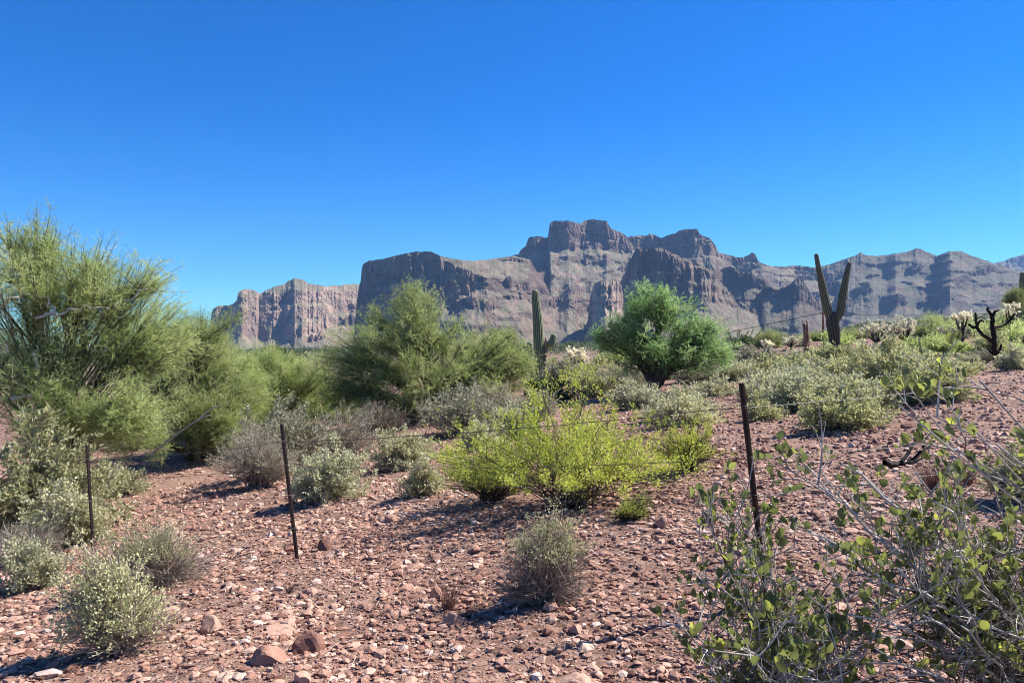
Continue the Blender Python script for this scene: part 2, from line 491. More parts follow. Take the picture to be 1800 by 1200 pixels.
def mountain(name, label, mat, crest, bottom, seed, cc=.22, ct=1.75, flute=12, fw=32, gully=55, gw=170, band=.18,
             jit=1.0, step=1.1, rows=150, zend=None, drop=None, back=500, edge=1.0, ledge=.35, top=None, depn=90):
    cr = np.array(crest, float); bo = np.array(bottom, float)
    px = np.arange(cr[0, 0], cr[-1, 0] + step, step)
    py = np.interp(px, cr[:, 0], cr[:, 1]); dep = np.interp(px, cr[:, 0], cr[:, 2])
    dep = dep + fbm(px / 60, seed * 1.7, 0, 3) * depn
    py = py + (fbm(px / 7, seed, .3, 3) * 2.6 + np.round(fbm(px / 4.0, seed, 5.3, 2) * 3) * .35) * jit
    pb = np.interp(px, bo[:, 0], bo[:, 1]) + fbm(px / 22, seed, 7.7, 3) * 9
    az = (px - 900) / FOC
    zc = 1.6 + (600 - py) / FOC * dep
    zb = 1.6 + (600 - pb) / FOC * dep * .97
    zend_ = np.full(len(px), -60.0) if zend is None else np.full(len(px), float(zend))
    zend_ = np.minimum(zend_, zc - 5)
    n = rows
    T = np.linspace(0, 1, n)[:, None] ** 1.15
    Z = zc[None] + (zend_ - zc)[None] * T
    X0 = (az * dep)[None]; Y0 = dep[None]
    sx = X0 + 0 * Z
    # slope of each bit of the face
    nb = fbm(sx / 330 + seed, Z / 52 + sx / 900, seed * 3.1, 4)
    cliff = sstep(-14, 14, Z - zb[None])
    if top is not None:
        tp = np.array(top, float)
        zt_ = 1.6 + (600 - np.interp(px, tp[:, 0], tp[:, 1]) - fbm(px / 15, seed, 2.2, 3) * 5) / FOC * dep * .985
        cliff = cliff * (1 - sstep(-6, 6, Z - zt_[None]))
    thr = band
    bandc = sstep(thr, thr + .10, nb) * (1 - cliff)
    led = sstep(.12, .3, fbm(sx / 200 + 9 + seed, Z / 34, seed, 3)) * cliff * sstep(5, 20, zc[None] - Z)
    cot = cc * cliff + (1 - cliff) * ct
    cot = cot * (1 - bandc) + .25 * bandc + led * ledge * 4
    dz = np.zeros_like(Z); dz[1:] = Z[:-1] - Z[1:]
    cot = cot * (1 + 1.1 * sstep(170, 10, Z) * (1 - cliff)) if drop is None else cot
    dr = np.cumsum(cot * dz, 0)
    dep0 = zc[None] - Z
    # loose slopes spread sideways: the lower they are the less they follow the crest above
    def blur(a, sg):
        k_ = np.exp(-.5 * (np.arange(-3 * sg, 3 * sg + 1) / sg) ** 2); k_ /= k_.sum()
        e_ = np.pad(a, ((0, 0), (3 * sg, 3 * sg)), 'edge')
        return np.array([np.convolve(q, k_, 'valid') for q in e_])
    if drop is None:
        zl = Z + 0 * sx
        below = np.clip((zb[None] - zl) / 60, 0, 1) * (1 - cliff)
        d1, d2 = blur(dr, 7), blur(dr, 24)
        dr = dr * (1 - below) + d1 * below
        b2 = np.clip((zb[None] - zl - 60) / 160, 0, 1)
        dr = dr * (1 - b2) + d2 * b2
        b3 = np.clip((zb[None] - zl - 130) / 200, 0, 1) * .8
        dr = dr * (1 - b3) + blur(dr, 52) * b3
    wx = sx + fbm(sx / 90 + 3, Z / 120, seed, 2) * 40
    fl = ridged(wx / fw, Z / 260, seed * 2.3, 3) - .45
    fl2 = ridged(wx / (fw * .33), Z / 90, seed * 1.3, 3) - .4
    fl3 = fbm(sx / 11, Z / 16, seed * 1.9, 3)
    dr = dr + (fl * flute * 1.4 + fl2 * flute * .7 + fl3 * 9) * sstep(0, 18, dep0) * (cliff * .8 + .25 + bandc * .6)
    sw = sx + dep0 * 1.6 * fbm(sx / 520 + seed, 0 * Z, seed + 4.4, 2) + fbm(sx / 150, Z / 110, seed + 2, 3) * 80
    gl = ridged(sw / gw, Z / 260, seed * 4.1, 2) - .5
    dr = dr + gl * gully * sstep(10, 220, dep0) + fbm(sx / 60, Z / 45, seed * 2.9, 4) * 11 * sstep(10, 60, dep0)
    big = fbm(sx / 420, Z / 900, seed * 5.7, 2)
    dr = dr + big * 90 * sstep(0, 200, dep0)
    dr = dr - np.minimum(0, dr) * .8
    if drop is not None:   # ends of a free standing rock fall back in depth
        e = np.minimum(px - px[0], px[-1] - px) / (px[-1] - px[0]) * 2
        dr = dr - (1 - np.sqrt(np.clip(1 - (1 - e) ** 2, 0, 1)))[None] * drop
    R_ = Y0 - dr
    SURF.append((px, 600 - (Z - 1.6) / R_ * FOC, R_))
    Xf = az[None] * R_
    Vf = np.stack([Xf, R_, Z], -1)
    nbk = 10
    tb = np.linspace(0, 1, nbk + 1)[::-1][:-1][:, None]
    Yb = Y0 + tb * back
    Zb = zc[None] - tb * back * .25 * edge + fbm(sx[:1] / 70, Yb / 70, seed, 3) * 12 * sstep(0, .3, tb)
    Zb = np.where(tb > .95, np.minimum(Zb, -50), Zb)
    Vb = np.stack([az[None] * Y0 + 0 * Yb, Yb, Zb], -1)
    V = np.concatenate([Vb, Vf], 0)
    nr, nc = V.shape[:2]
    i = np.arange(nr - 1)[:, None] * nc; j = np.arange(nc - 1)[None]
    F = np.stack([i + j, i + nc + j, i + nc + j + 1, i + j + 1], -1).reshape(-1, 4)
    o = bpy.data.objects.new(name, make_mesh(name, V.reshape(-1, 3), F, mat, None, False))
    S.collection.objects.link(o)
    tag(o, label, 'mountain', kind='structure')
    return o

mountain("mountain", "pinkish flat-topped mountain behind the trees at the left, small rock knob on its crest", RM2,
    [(352, 640, 4300), (368, 590, 4300), (370, 562, 4300), (373, 546, 4300), (381, 538, 4300), (390, 537, 4320), (404, 537, 4350), (416, 529, 4350), (419, 513, 4360), (430, 508, 4380),
     (450, 511, 4420), (455, 516, 4450), (480, 505, 4520), (500, 499, 4580), (508, 493, 4600), (518, 489, 4600), (531, 491, 4620), (540, 497, 4640),
     (570, 503, 4700), (600, 501, 4850), (625, 498, 5000), (645, 505, 5100), (680, 540, 5150)],
    [(352, 630), (372, 578), (400, 585), (450, 598), (500, 600), (560, 585), (620, 560), (680, 570)], 3.3, cc=.5, flute=15, fw=70, gully=30, ledge=.5, jit=1.0, depn=35, top=[(352, 560), (440, 505), (470, 513), (520, 515), (580, 512), (640, 512), (680, 545)])
mountain("mountain", "rugged central mesa with a fluted square summit block, highest peak in view", RM,
    [(780, 520, 5000), (840, 470, 5000), (870, 457, 5000), (900, 450, 5000), (911, 447, 5000), (915, 439, 5000), (924, 433, 5000), (929, 418, 4950), (945, 415, 4950), (963, 418, 4950), (966, 396, 4800),
     (969, 389, 4800), (1000, 388, 4760), (1010, 391, 4800), (1020, 393, 4900), (1028, 387, 4950), (1045, 385, 4950), (1066, 389, 4950), (1072, 398, 4950),
     (1078, 403, 4950), (1090, 408, 5000), (1104, 416, 5050), (1130, 414, 5100), (1137, 414, 5100), (1142, 410, 5100), (1150, 414, 5100), (1163, 418, 5050),
     (1180, 412, 4950), (1190, 408, 4950), (1200, 404, 4900), (1213, 402, 4900), (1227, 403, 4900), (1230, 411, 4900), (1248, 419, 4900), (1257, 430, 4900), (1264, 444, 4950),
     (1280, 448, 5050), (1295, 452, 5100), (1308, 452, 5100), (1316, 449, 5100), (1321, 444, 5100), (1327, 446, 5100), (1334, 460, 5100), (1350, 467, 5150), (1372, 469, 5200),
     (1400, 467, 5300), (1430, 470, 5300), (1470, 475, 5300), (1520, 520, 5300)],
    [(780, 520), (910, 452), (925, 445), (963, 436), (968, 434), (1010, 434), (1050, 436), (1090, 442), (1110, 440), (1150, 440), (1190, 445), (1215, 442), (1262, 450), (1290, 460), (1320, 463), (1335, 466), (1400, 470), (1520, 520)],
    5.1, cc=.16, ct=1.95, flute=20, fw=38, gully=100, gw=300, band=.17, rows=230, jit=.9)
mountain("mountain", "dark shadowed bluff with a sheer overhanging left edge, left of centre", RM,
    [(606, 640, 3900), (618, 606, 3860), (624, 570, 3820), (627, 530, 3800), (632, 498, 3780), (634, 496, 3780), (636, 470, 3760), (640, 462, 3750), (650, 458, 3730), (672, 455, 3690),
     (700, 448, 3640), (720, 444, 3600), (740, 442, 3560), (757, 442, 3540), (768, 447, 3520), (778, 451, 3520), (800, 455, 3520), (830, 459, 3550), (850, 457, 3640),
     (880, 453, 3760), (905, 450, 3850), (930, 456, 3950), (960, 500, 4000), (985, 560, 4000), (1010, 600, 4000)],
    [(606, 640), (625, 600), (640, 585), (700, 570), (760, 545), (800, 535), (830, 515), (860, 490), (900, 470), (960, 520), (1010, 600)],
    8.2, cc=.20, ct=1.7, flute=24, fw=75, gully=60, gw=240, band=.18, rows=190, jit=.7, top=[(606, 300), (762, 400), (775, 455), (790, 462), (830, 480), (860, 492), (900, 500), (960, 530), (1010, 600)])
mountain("mountain", "dark craggy bluff in front of the central mesa, behind the green mesquite", RM,
    [(1062, 610, 3700), (1080, 578, 3690), (1088, 545, 3660), (1096, 500, 3640), (1106, 490, 3600), (1110, 462, 3560), (1113, 446, 3540), (1118, 439, 3500), (1135, 436, 3480), (1150, 434, 3460), (1160, 434, 3450),
     (1172, 440, 3440), (1185, 446, 3440), (1200, 452, 3460), (1225, 463, 3500), (1250, 474, 3540), (1262, 486, 3570), (1275, 505, 3600),
     (1295, 525, 3600), (1330, 545, 3600), (1380, 575, 3600)],
    [(1062, 610), (1090, 560), (1110, 540), (1150, 530), (1200, 528), (1240, 530), (1270, 530), (1300, 536), (1380, 575)],
    11.4, cc=.26, flute=26, fw=55, gully=40, gw=150, band=.3, rows=170, jit=1.1)
mountain("rock_pillar", "rounded reddish rock pillar standing left of the dark craggy bluff", RM2,
    [(1020, 600, 3350), (1034, 570, 3350), (1038, 545, 3330), (1041, 512, 3320), (1046, 497, 3300), (1056, 492, 3290), (1066, 493, 3290), (1070, 499, 3290), (1074, 491, 3300), (1086, 490, 3310), (1092, 500, 3320), (1096, 520, 3340), (1103, 560, 3350), (1115, 600, 3350)],
    [(1020, 600), (1035, 562), (1060, 560), (1090, 556), (1115, 600)], 2.2, cc=.22, flute=18, fw=45, gully=10, rows=110, drop=90, jit=1.0, step=.9, back=120)
mountain("rock_outcrop", "row of dark cliffs on the slope right of the craggy bluff", RM3,
    [(1262, 510, 3950), (1268, 480, 3950), (1270, 470, 3950), (1285, 468, 3950), (1297, 474, 3930), (1306, 478, 3920), (1309, 487, 3900), (1313, 476, 3900), (1322, 478, 3900), (1330, 486, 3900), (1340, 484, 3900), (1346, 492, 3900), (1360, 515, 3900), (1375, 530, 3900)],
    [(1262, 505), (1280, 503), (1300, 502), (1330, 505), (1375, 530)], 4.6, cc=.18, flute=22, fw=50, gully=15, rows=110, drop=60, back=200)
mountain("rock_outcrop", "pointed dark crag standing alone on the slope left of the forked saguaro", RM3,
    [(1338, 520, 3700), (1346, 503, 3700), (1356, 502, 3700), (1366, 510, 3690), (1376, 505, 3670), (1390, 500, 3650), (1398, 490, 3640), (1405, 487, 3640), (1412, 493, 3640), (1420, 505, 3650), (1428, 518, 3660), (1436, 530, 3680), (1452, 548, 3700), (1470, 560, 3700)],
    [(1338, 518), (1366, 520), (1400, 532), (1425, 536), (1470, 560)], 9.1, cc=.35, flute=20, fw=40, gully=15, rows=110, drop=90, back=150)
mountain("mountain_range", "long dark mountain range at the right behind the forked saguaro", RM3,
    [(1330, 500, 5600), (1400, 474, 5600), (1440, 469, 5600), (1465, 463, 5500), (1490, 453, 5400), (1504, 449, 5400), (1508, 446, 5400), (1513, 443, 5400), (1518, 448, 5400), (1540, 450, 5400), (1560, 448, 5400),
     (1575, 445, 5300), (1592, 443, 5300), (1603, 439, 5300), (1612, 436, 5300), (1625, 441, 5300), (1640, 447, 5250), (1648, 450, 5200), (1656, 446, 5100),
     (1670, 441, 5000), (1690, 442, 5000), (1705, 448, 5000), (1725, 455, 5000), (1745, 462, 5000), (1765, 468, 5000), (1790, 476, 5000), (1830, 484, 5000), (1900, 500, 5000), (2100, 520, 5000)],
    [(1330, 500), (1500, 456), (1600, 450), (1700, 452), (1800, 480), (2100, 520)], 14.2, cc=1.5, ct=1.9, flute=14, fw=60, gully=105, gw=420, band=.22, rows=170, jit=.7)
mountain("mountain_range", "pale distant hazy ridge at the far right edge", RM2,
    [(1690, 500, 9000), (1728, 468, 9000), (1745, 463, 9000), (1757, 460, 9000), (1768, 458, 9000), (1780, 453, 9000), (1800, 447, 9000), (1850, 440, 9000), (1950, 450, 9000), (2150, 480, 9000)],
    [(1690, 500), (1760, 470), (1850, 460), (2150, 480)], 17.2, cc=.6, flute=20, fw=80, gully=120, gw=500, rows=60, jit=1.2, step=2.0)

# broken cliff bands and crags standing out of the slopes
def crag(x0, x1, y, h, seed, slant=0.0, mat=RM):
    r = np.random.RandomState(seed)
    xs = np.linspace(x0, x1, max(7, int((x1 - x0) / 3)))
    u = (xs - x0) / (x1 - x0)
    env = np.clip(np.minimum(u, 1 - u) * 3.2, 0, 1) ** .6
    top = y + slant * (u - .5) - h * (env * (.75 + .5 * fbm(xs / 9, seed * 1.3, 0, 3)) - .5)
    bot = y + slant * (u - .5) + h * .55
    d1 = np.array([surf_depth(a, b_) for a, b_ in zip(xs, top)]); d2 = np.array([surf_depth(a, b_) for a, b_ in zip(xs, bot)])
    ok = (d1 < 1e8) & (d2 < 1e8)
    if ok.sum() < len(xs) * .7: return
    m1, m2 = np.median(d1[ok]), np.median(d2[ok])
    if m1 - m2 > 900: return
    d1 = np.where(ok & (np.abs(d1 - m1) < 500), d1, m1); d2 = np.where(ok & (np.abs(d2 - m2) < 500), d2, m2)
    k = np.ones(5) / 5
    d1 = np.convolve(np.pad(d1, 2, 'edge'), k, 'valid'); d2 = np.convolve(np.pad(d2, 2, 'edge'), k, 'valid')
    dd = d1 * .35 + d2 * .65 + (1 - env) * (d1 - d2) * .5
    zend = 1.6 + (600 - (bot.max() + h * .8)) / FOC * np.median(dd)
    n0 = len(SURF)
    mountain("rock_outcrop", "broken cliff band on the mountain side", mat, list(zip(xs, top, dd)), list(zip(xs, bot + 3)), (seed % 17) + .37,
             cc=.25, ct=1.2, flute=13, fw=30, gully=8, rows=46, drop=28, back=260, edge=.12, jit=.8, step=1.0, zend=zend, ledge=.15)
    del SURF[n0:]
_cr = [(916, 1010, 461, 13, 6), (1083, 1114, 470, 18, -4), (1058, 1086, 476, 9, -3), (950, 1012, 524, 13, 4), (990, 1032, 505, 17, -8), (933, 986, 484, 17, 8), (884, 905, 492, 20, 4),
       (846, 882, 536, 30, 8), (800, 850, 530, 26, 6), (1449, 1484, 500, 34, -6), (1490, 1537, 510, 28, -10), (1578, 1610, 496, 9, 3), (1556, 1597, 524, 30, -14), (1608, 1650, 507, 16, 6), (1636, 1710, 520, 19, 4),
       (1655, 1686, 461, 16, 5), (1743, 1795, 500, 14, 4), (1660, 1730, 478, 13, 6), (1518, 1552, 484, 14, -4), (1610, 1640, 530, 18, -8), (1470, 1500, 530, 20, -10), (530, 585, 590, 26, -14), (600, 628, 560, 30, -6),
       (1190, 1230, 548, 14, 6), (1270, 1310, 535, 12, 6), (1010, 1040, 540, 12, -8), (905, 950, 500, 10, 6), (1120, 1180, 452, 9, 3), (1290, 1340, 462, 8, 3), (1700, 1760, 535, 12, 5), (880, 930, 560, 9, 4), (1395, 1450, 486, 9, 2)]
for i, (x0, x1, y, h, sl) in enumerate(_cr):
    crag(x0, x1, y, h * (.62 if x0 > 1440 else .9), 40 + i, sl, (RM, RM3, RM2)[0 if x0 < 1350 else 1] if not 500 < x0 < 590 else RM2)
_r = np.random.RandomState(12)
for i in range(46):
    x0 = _r.uniform(860, 1790); w_ = _r.uniform(10, 42)
    crag(x0, x0 + w_, _r.uniform(465, 570) if x0 > 1330 else _r.uniform(455, 590), _r.uniform(4, 11), 90 + i, _r.uniform(-5, 5), RM if x0 < 1350 else RM3)

# ------------------------------------------------------------------ haze
def box_mesh(name, x0, x1, y0, y1, z0, z1, mat):
    V = np.array([(x, y, z) for x in (x0, x1) for y in (y0, y1) for z in (z0, z1)], float)
    F = np.array([(0, 1, 3, 2), (4, 6, 7, 5), (0, 4, 5, 1), (2, 3, 7, 6), (0, 2, 6, 4), (1, 5, 7, 3)])
    o = bpy.data.objects.new(name, make_mesh(name, V, F, mat))
    S.collection.objects.link(o)
    return o
hm = bpy.data.materials.new("pale_air"); hm.use_nodes = True
ht = hm.node_tree; ht.nodes.clear()
ho = ht.nodes.new("ShaderNodeOutputMaterial"); hv = ht.nodes.new("ShaderNodeVolumePrincipled")
hv.inputs['Color'].default_value = (.32, .55, 1.0, 1)
hv.inputs['Density'].default_value = 2.7e-5
hv.inputs['Anisotropy'].default_value = 0.1
ht.links.new(hv.outputs[0], ho.inputs['Volume'])
hz = box_mesh("haze", -9500, 9500, -9500, 10200, -300, 1300, hm)
tag(hz, "thin blue air between the camera and the mountains", kind='stuff')

# ------------------------------------------------------------------ plant generators
def tree(name, label, cat, px, depth, ells, seed, leaf, bark, nclump=60, spr=8, twg=12, ndl=8, tw_len=.28, clump_r=.38,
         trunk_r=.10, needle=(.045, .006), base_px=None, group=None, up=.35, tww=.006, nst=5, pos_jit=.25, hdir=0.0, bare=0.0, fork=.25):
    r = np.random.RandomState(seed)
    bpx = base_px if base_px is not None else px
    bx = (bpx - 900) / FOC * depth; bz = tz(bx, depth)
    base = np.array([bx, depth, bz])
    root = empty(name, tuple(base)); tag(root, label, cat, group)
    m_ = depth / FOC
    E = []
    for (ex, ey, rx, rz_, dy, ry, wgt) in ells:
        c = np.array([(ex - 900) * m_ * (depth + dy) / depth - bx, dy, 1.6 + (600 - ey) * m_ * (depth + dy) / depth - bz])
        E.append((c, np.array([rx * m_, ry, rz_ * m_]), wgt))
    wt_ = np.array([e[2] for e in E], float); wt_ /= wt_.sum()
    idx = r.choice(len(E), nclump, p=wt_)
    q = rdir(r, nclump) * (r.rand(nclump, 1) ** .45) * .92
    C = np.array([E[i][0] for i in idx]) + q * np.array([E[i][1] for i in idx])
    C[:, 2] = np.maximum(C[:, 2], .15)
    cen = C.mean(0)
    # clusters of clumps -> limbs
    K = min(nst, nclump)
    cc = C[r.choice(nclump, K, replace=False)].copy()
    for _ in range(6):
        lab = np.argmin(((C[:, None] - cc[None]) ** 2).sum(2), 1)
        for k in range(K):
            if (lab == k).any(): cc[k] = C[lab == k].mean(0)
    g = Geo()
    hmax = C[:, 2].max()
    st = np.zeros((K, 3)); st[:, :2] = r.normal(size=(K, 2)) * trunk_r * .9; st[:, 2] = -.08
    en = cc * np.array([1, 1, .95])
    ct_ = st * .6 + en * .4; ct_[:, 2] = en[:, 2] * r.uniform(.65, 1.02, K); ct_[:, :2] = en[:, :2] * r.uniform(.15, .4, (K, 1)) + r.normal(size=(K, 2)) * .12
    P = bez(st, ct_, en, 12)
    P[:, 2:-1] += r.normal(size=(K, 9, 3)) * .022 * max(1, hmax * .5)
    Rr = np.linspace(1, .28, 12)[None] * trunk_r * r.uniform(.6, 1, (K, 1))
    g.tubes(P, Rr, 7, r.uniform(.3, .7, K))
    # clump branches
    u = r.uniform(.22, .9, nclump)
    A = bezp(st[lab], ct_[lab], en[lab], u)
    Cc = A * .5 + C * .5 + r.normal(size=(nclump, 3)) * .12 * clump_r + np.array([0, 0, .12]) * clump_r
    P = bez(A, Cc, C, 7); P[:, 1:-1] += r.normal(size=(nclump, 5, 3)) * .03
    g.tubes(P, np.linspace(.26, .07, 7)[None] * trunk_r * r.uniform(.7, 1.1, (nclump, 1)), 5, r.uniform(0, 1, nclump))
    # sprays
    ns = nclump * spr
    ci = np.repeat(np.arange(nclump), spr)
    u = r.uniform(.35, 1, ns)
    A2 = bezp(A[ci], Cc[ci], C[ci], u)
    outw = unit(C - cen * np.array([1, 1, .7]))[ci]
    dr_ = unit(rdir(r, ns) * .9 + outw * .35 + np.array([hdir, 0, up]))
    E2 = C[ci] + dr_ * clump_r * r.uniform(.4, 1.15, (ns, 1))
    C2 = (A2 + E2) / 2 + r.normal(size=(ns, 3)) * .05
    P = bez(A2, C2, E2, 4)
    g.tubes(P, np.linspace(1, .35, 4)[None] * .008 * r.uniform(.6, 1.3, (ns, 1)), 3, r.uniform(.2, 1, ns), cap=False)
    g.build("trunk", M[bark], root, True)
    # twigs
    f = Geo()
    ctint = r.uniform(.15, .85, nclump)
    n3 = ns * twg
    si = np.repeat(np.arange(ns), twg)
    keep = r.rand(ns) > bare
    u = r.uniform(.25, 1, n3)
    A3 = bezp(A2[si], C2[si], E2[si], u)
    d3 = unit(unit(E2 - A2)[si] * .48 + rdir(r, n3) * 1.0 + np.array([hdir * .6, 0, up]))
    L = tw_len * r.uniform(.5, 1.25, (n3, 1))
    E3 = A3 + d3 * L
    C3 = (A3 + E3) / 2 + rdir(r, n3) * L * .12
    P = bez(A3, C3, E3, 3)
    tt = np.clip(ctint[ci[si]] + r.normal(size=n3) * .18, 0, 1)
    f.ribbons(P, np.array([[tww, tww * .8, tww * .3]]) * np.ones((n3, 1)), unit(np.cross(d3, rdir(r, n3))), tt)
    n4 = n3 * ndl
    ti = np.repeat(np.arange(n3), ndl)
    kk = keep[si[ti]]
    ti = ti[kk]; n4 = len(ti)
    u = r.uniform(.1, 1, n4)
    A4 = bezp(A3[ti], C3[ti], E3[ti], u)
    d4 = unit(d3[ti] * .9 + rdir(r, n4) * .8)
    f.leaves(A4, d4, rdir(r, n4), needle[0] * r.uniform(.6, 1.3, n4), needle[1] * r.uniform(.7, 1.2, n4), np.clip(tt[ti] + r.normal(size=n4) * .15, 0, 1))
    f.build("crown", M[leaf], root, kind='stuff')
    return root

# kind: leaf material, twig material, leaf length, leaf width, coverage, stem count, dome power, bare bottom
KIND = {
    'sage':   ('sage', 'twig', .019, .011, 1.2, 110, .10),
    'silver': ('silver', 'twig', .019, .011, 1.3, 110, .10),
    'grey':   ('grey', 'twig', .022, .009, .75, 150, .15),
    'twiggy': ('cream', 'twig', .016, .010, .15, 420, .3),
    'dry':    ('grey', 'twig', .02, .008, .16, 230, .2),
    'creo':   ('creo', 'darktwig', .015, .007, .30, 130, .3),
    'olive':  ('olive', 'twig', .022, .010, 1.1, 90, .15),
    'dark':   ('dkgreen', 'darktwig', .022, .011, 1.2, 90, .1),
    'jojl':   ('jojl', 'twig', .034, .013, 1.1, 120, .12),
    'yellow': ('cream2', 'twig', .018, .012, .42, 300, .4),
    'palo':   ('palo', 'darktwig', .045, .006, .9, 90, .1),
}
NAME = {'sage': 'sage_bush', 'silver': 'silver_bush', 'grey': 'grey_bush', 'twiggy': 'twiggy_bush', 'dry': 'dry_bush', 'creo': 'creosote_bush',
        'olive': 'olive_bush', 'dark': 'dark_green_bush', 'jojl': 'grey_leaved_bush', 'yellow': 'yellow_green_bush', 'palo': 'young_palo_verde'}

def bush(kind, px, py, w, h, label, seed, group=None, depth=None, cov=1.0, yscale=.8, maxl=7000, lean=(0, 0)):
    lm, sm, LL, LW, cv, nst, bb = KIND[kind]
    if 1180 < px < 1690 and py and py < 775: w *= 1.2; h *= (1.0 if py > 680 else .72)
    r = np.random.RandomState(seed)
    d = depth if depth else cast(px, py)
    W = w * d / FOC
    if not depth: d += W * .28
    W = w * d / FOC; H = h * d / FOC
    x = (px - 900) / FOC * d; z = tz(x, d)
    root = empty(NAME[kind], (x, d, z)); tag(root, label, 'bush', group)
    g = Geo(); f = Geo()
    pixm = d / 740.
    nst = int(nst * np.clip(1.3 - d / 45, .4, 1))
    th = r.uniform(0, 2 * np.pi, nst); ph = np.arccos(r.uniform(.02, 1, nst))
    rad = r.uniform(.72, 1.06, nst) * (1 + .16 * pn(np.cos(th) * 1.7 + seed, np.sin(th) * 1.7, ph * 1.2))
    E = np.stack([np.cos(th) * np.sin(ph) * W * .5 * rad + lean[0] * np.cos(ph), np.sin(th) * np.sin(ph) * W * .5 * yscale * rad, (np.cos(ph) * .92 + .06) * H * rad * (1 + .12 * np.sin(th * 3 + seed))], 1)
    if kind in ('creo', 'grey', 'dry'):
        E[:, 2] = H * ((.30 + .66 * np.cos(ph)) if kind != 'creo' else (.40 + .66 * np.cos(ph) ** 1.3)) * rad; E[:, :2] *= 1.08
    if kind == 'creo':
        E[:, :2] *= 1.2
        E[:, 2] *= r.uniform(.7, 1.04, nst) * (1 + .12 * np.cos(th * 3 + seed))
    g1, g2 = r.uniform(0, 6.28, 2)
    dent = 1 - .38 * np.clip(np.cos(th - g1) - .45, 0, 1) / .55 - .25 * np.clip(np.cos(th * 2 - g2) - .3, 0, 1)
    E[:, 2] *= dent; E[:, :2] *= (dent * .5 + .5)[:, None]
    E[:, 0] += r.normal() * .07 * W * np.cos(ph)
    E *= (1 + .22 * fbm(np.cos(th) * 2.5 + seed, np.sin(th) * 2.5, np.cos(ph) * 3, 2))[:, None]
    A = np.stack([r.normal(size=nst) * W * .05, r.normal(size=nst) * W * .05, np.full(nst, -.02)], 1)
    C = A * .5 + E * .5; C[:, 2] = E[:, 2] * r.uniform(.35, .85, nst) + .05 * H; C[:, :2] *= r.uniform(.5, .95, (nst, 1))
    P = bez(A, C, E, 6); P[:, 1:-1] += r.normal(size=(nst, 4, 3)) * .015 * W
    rr = max(.0035, .35 * pixm) if kind != 'creo' else max(.005, .3 * pixm)
    g.tubes(P, np.linspace(1.3, .4, 6)[None] * rr * r.uniform(.6, 1.3, (nst, 1)), 4, r.uniform(.2, 1, nst), cap=False)
    # side twigs
    nt_ = nst * 7
    si = np.repeat(np.arange(nst), 7)
    u = r.uniform(bb, 1, nt_)
    A2 = bezp(A[si], C[si], E[si], u)
    d2 = unit(unit(E - A)[si] + rdir(r, nt_) * .85 + np.array([0, 0, .25 if kind != 'creo' else .6]))
    L2 = W * r.uniform(.06, .17, (nt_, 1)) + .03
    E2 = A2 + d2 * L2
    E2[:, 2] = np.maximum(E2[:, 2], .02)
    C2 = (A2 + E2) / 2 + rdir(r, nt_) * L2 * .15
    P = bez(A2, C2, E2, 3)
    tw = max(.0028, .28 * pixm)
    g.ribbons(P, np.array([[1, .8, .4]]) * tw * 1.4 * np.ones((nt_, 1)), unit(np.cross(d2, rdir(r, nt_))), r.uniform(.1, 1, nt_))
    g.build("stems", M[sm], root, kind='stuff')
    # leaves
    area = 2 * np.pi * (W / 2) * max(H, W / 2) * .8
    n = area * cv * cov * 2.4 / (LL * LW * .5)
    lim = maxl * np.clip(w / 120., .35, 1.8)
    s = 1.0
    if n > lim: s = math.sqrt(n / lim); n = lim
    n = int(n)
    ti = r.randint(0, nt_, n)
    # clumpy: only part of the twigs carry most of the leaves
    hot = np.nonzero(r.rand(nt_) < .45)[0]
    if kind in ('twiggy', 'yellow', 'creo'):
        hot = hot[A2[hot, 2] > H * (.42 if kind == 'twiggy' else .18)]
    m = r.rand(n) < (.92 if kind in ('twiggy', 'yellow') else .78)
    ti[m] = hot[r.randint(0, len(hot), m.sum())]
    u = r.uniform(.25, 1.0, n) ** .8
    B = bezp(A2[ti], C2[ti], E2[ti], u) + r.normal(size=(n, 3)) * (.010 + .006 * s)
    D = unit(d2[ti] * .6 + rdir(r, n) * .9 + np.array([0, 0, .3]))
    tt = np.clip(.5 + r.uniform(-.16, .16) + .3 * pn(B[:, 0] * 3 / W, B[:, 1] * 3 / W, B[:, 2] * 3 / W + seed) + r.normal(size=n) * .2, 0, 1)
    B[:, 2] = np.maximum(B[:, 2], .01)
    f.leaves(B, D, rdir(r, n), LL * s * r.uniform(.6, 1.25, n), LW * s * r.uniform(.7, 1.2, n), tt)
    f.build("foliage", M[lm], root, kind='stuff')
    return root

# ------------------------------------------------------------------ trees
def catmull(P, k):
    P = np.asarray(P, float)
    Q = np.vstack([2 * P[0] - P[1], P, 2 * P[-1] - P[-2]])
    out = []
    for i in range(1, len(Q) - 2):
        for t in np.linspace(0, 1, k, endpoint=False):
            a, b, c, d = Q[i - 1:i + 3]
            out.append(.5 * ((2 * b) + (c - a) * t + (2 * a - 5 * b + 4 * c - d) * t * t + (3 * b - a - 3 * c + d) * t ** 3))
    out.append(Q[-2])
    return np.array(out)

def loc_pts(pts, d, base, dy=None):
    o = []
    for i, p in enumerate(pts):
        yy = 0 if dy is None else dy[i]
        o.append(((p[0] - 900) / FOC * (d + yy) - base[0], yy, 1.6 + (600 - p[1]) / FOC * (d + yy) - base[2]))
    return o

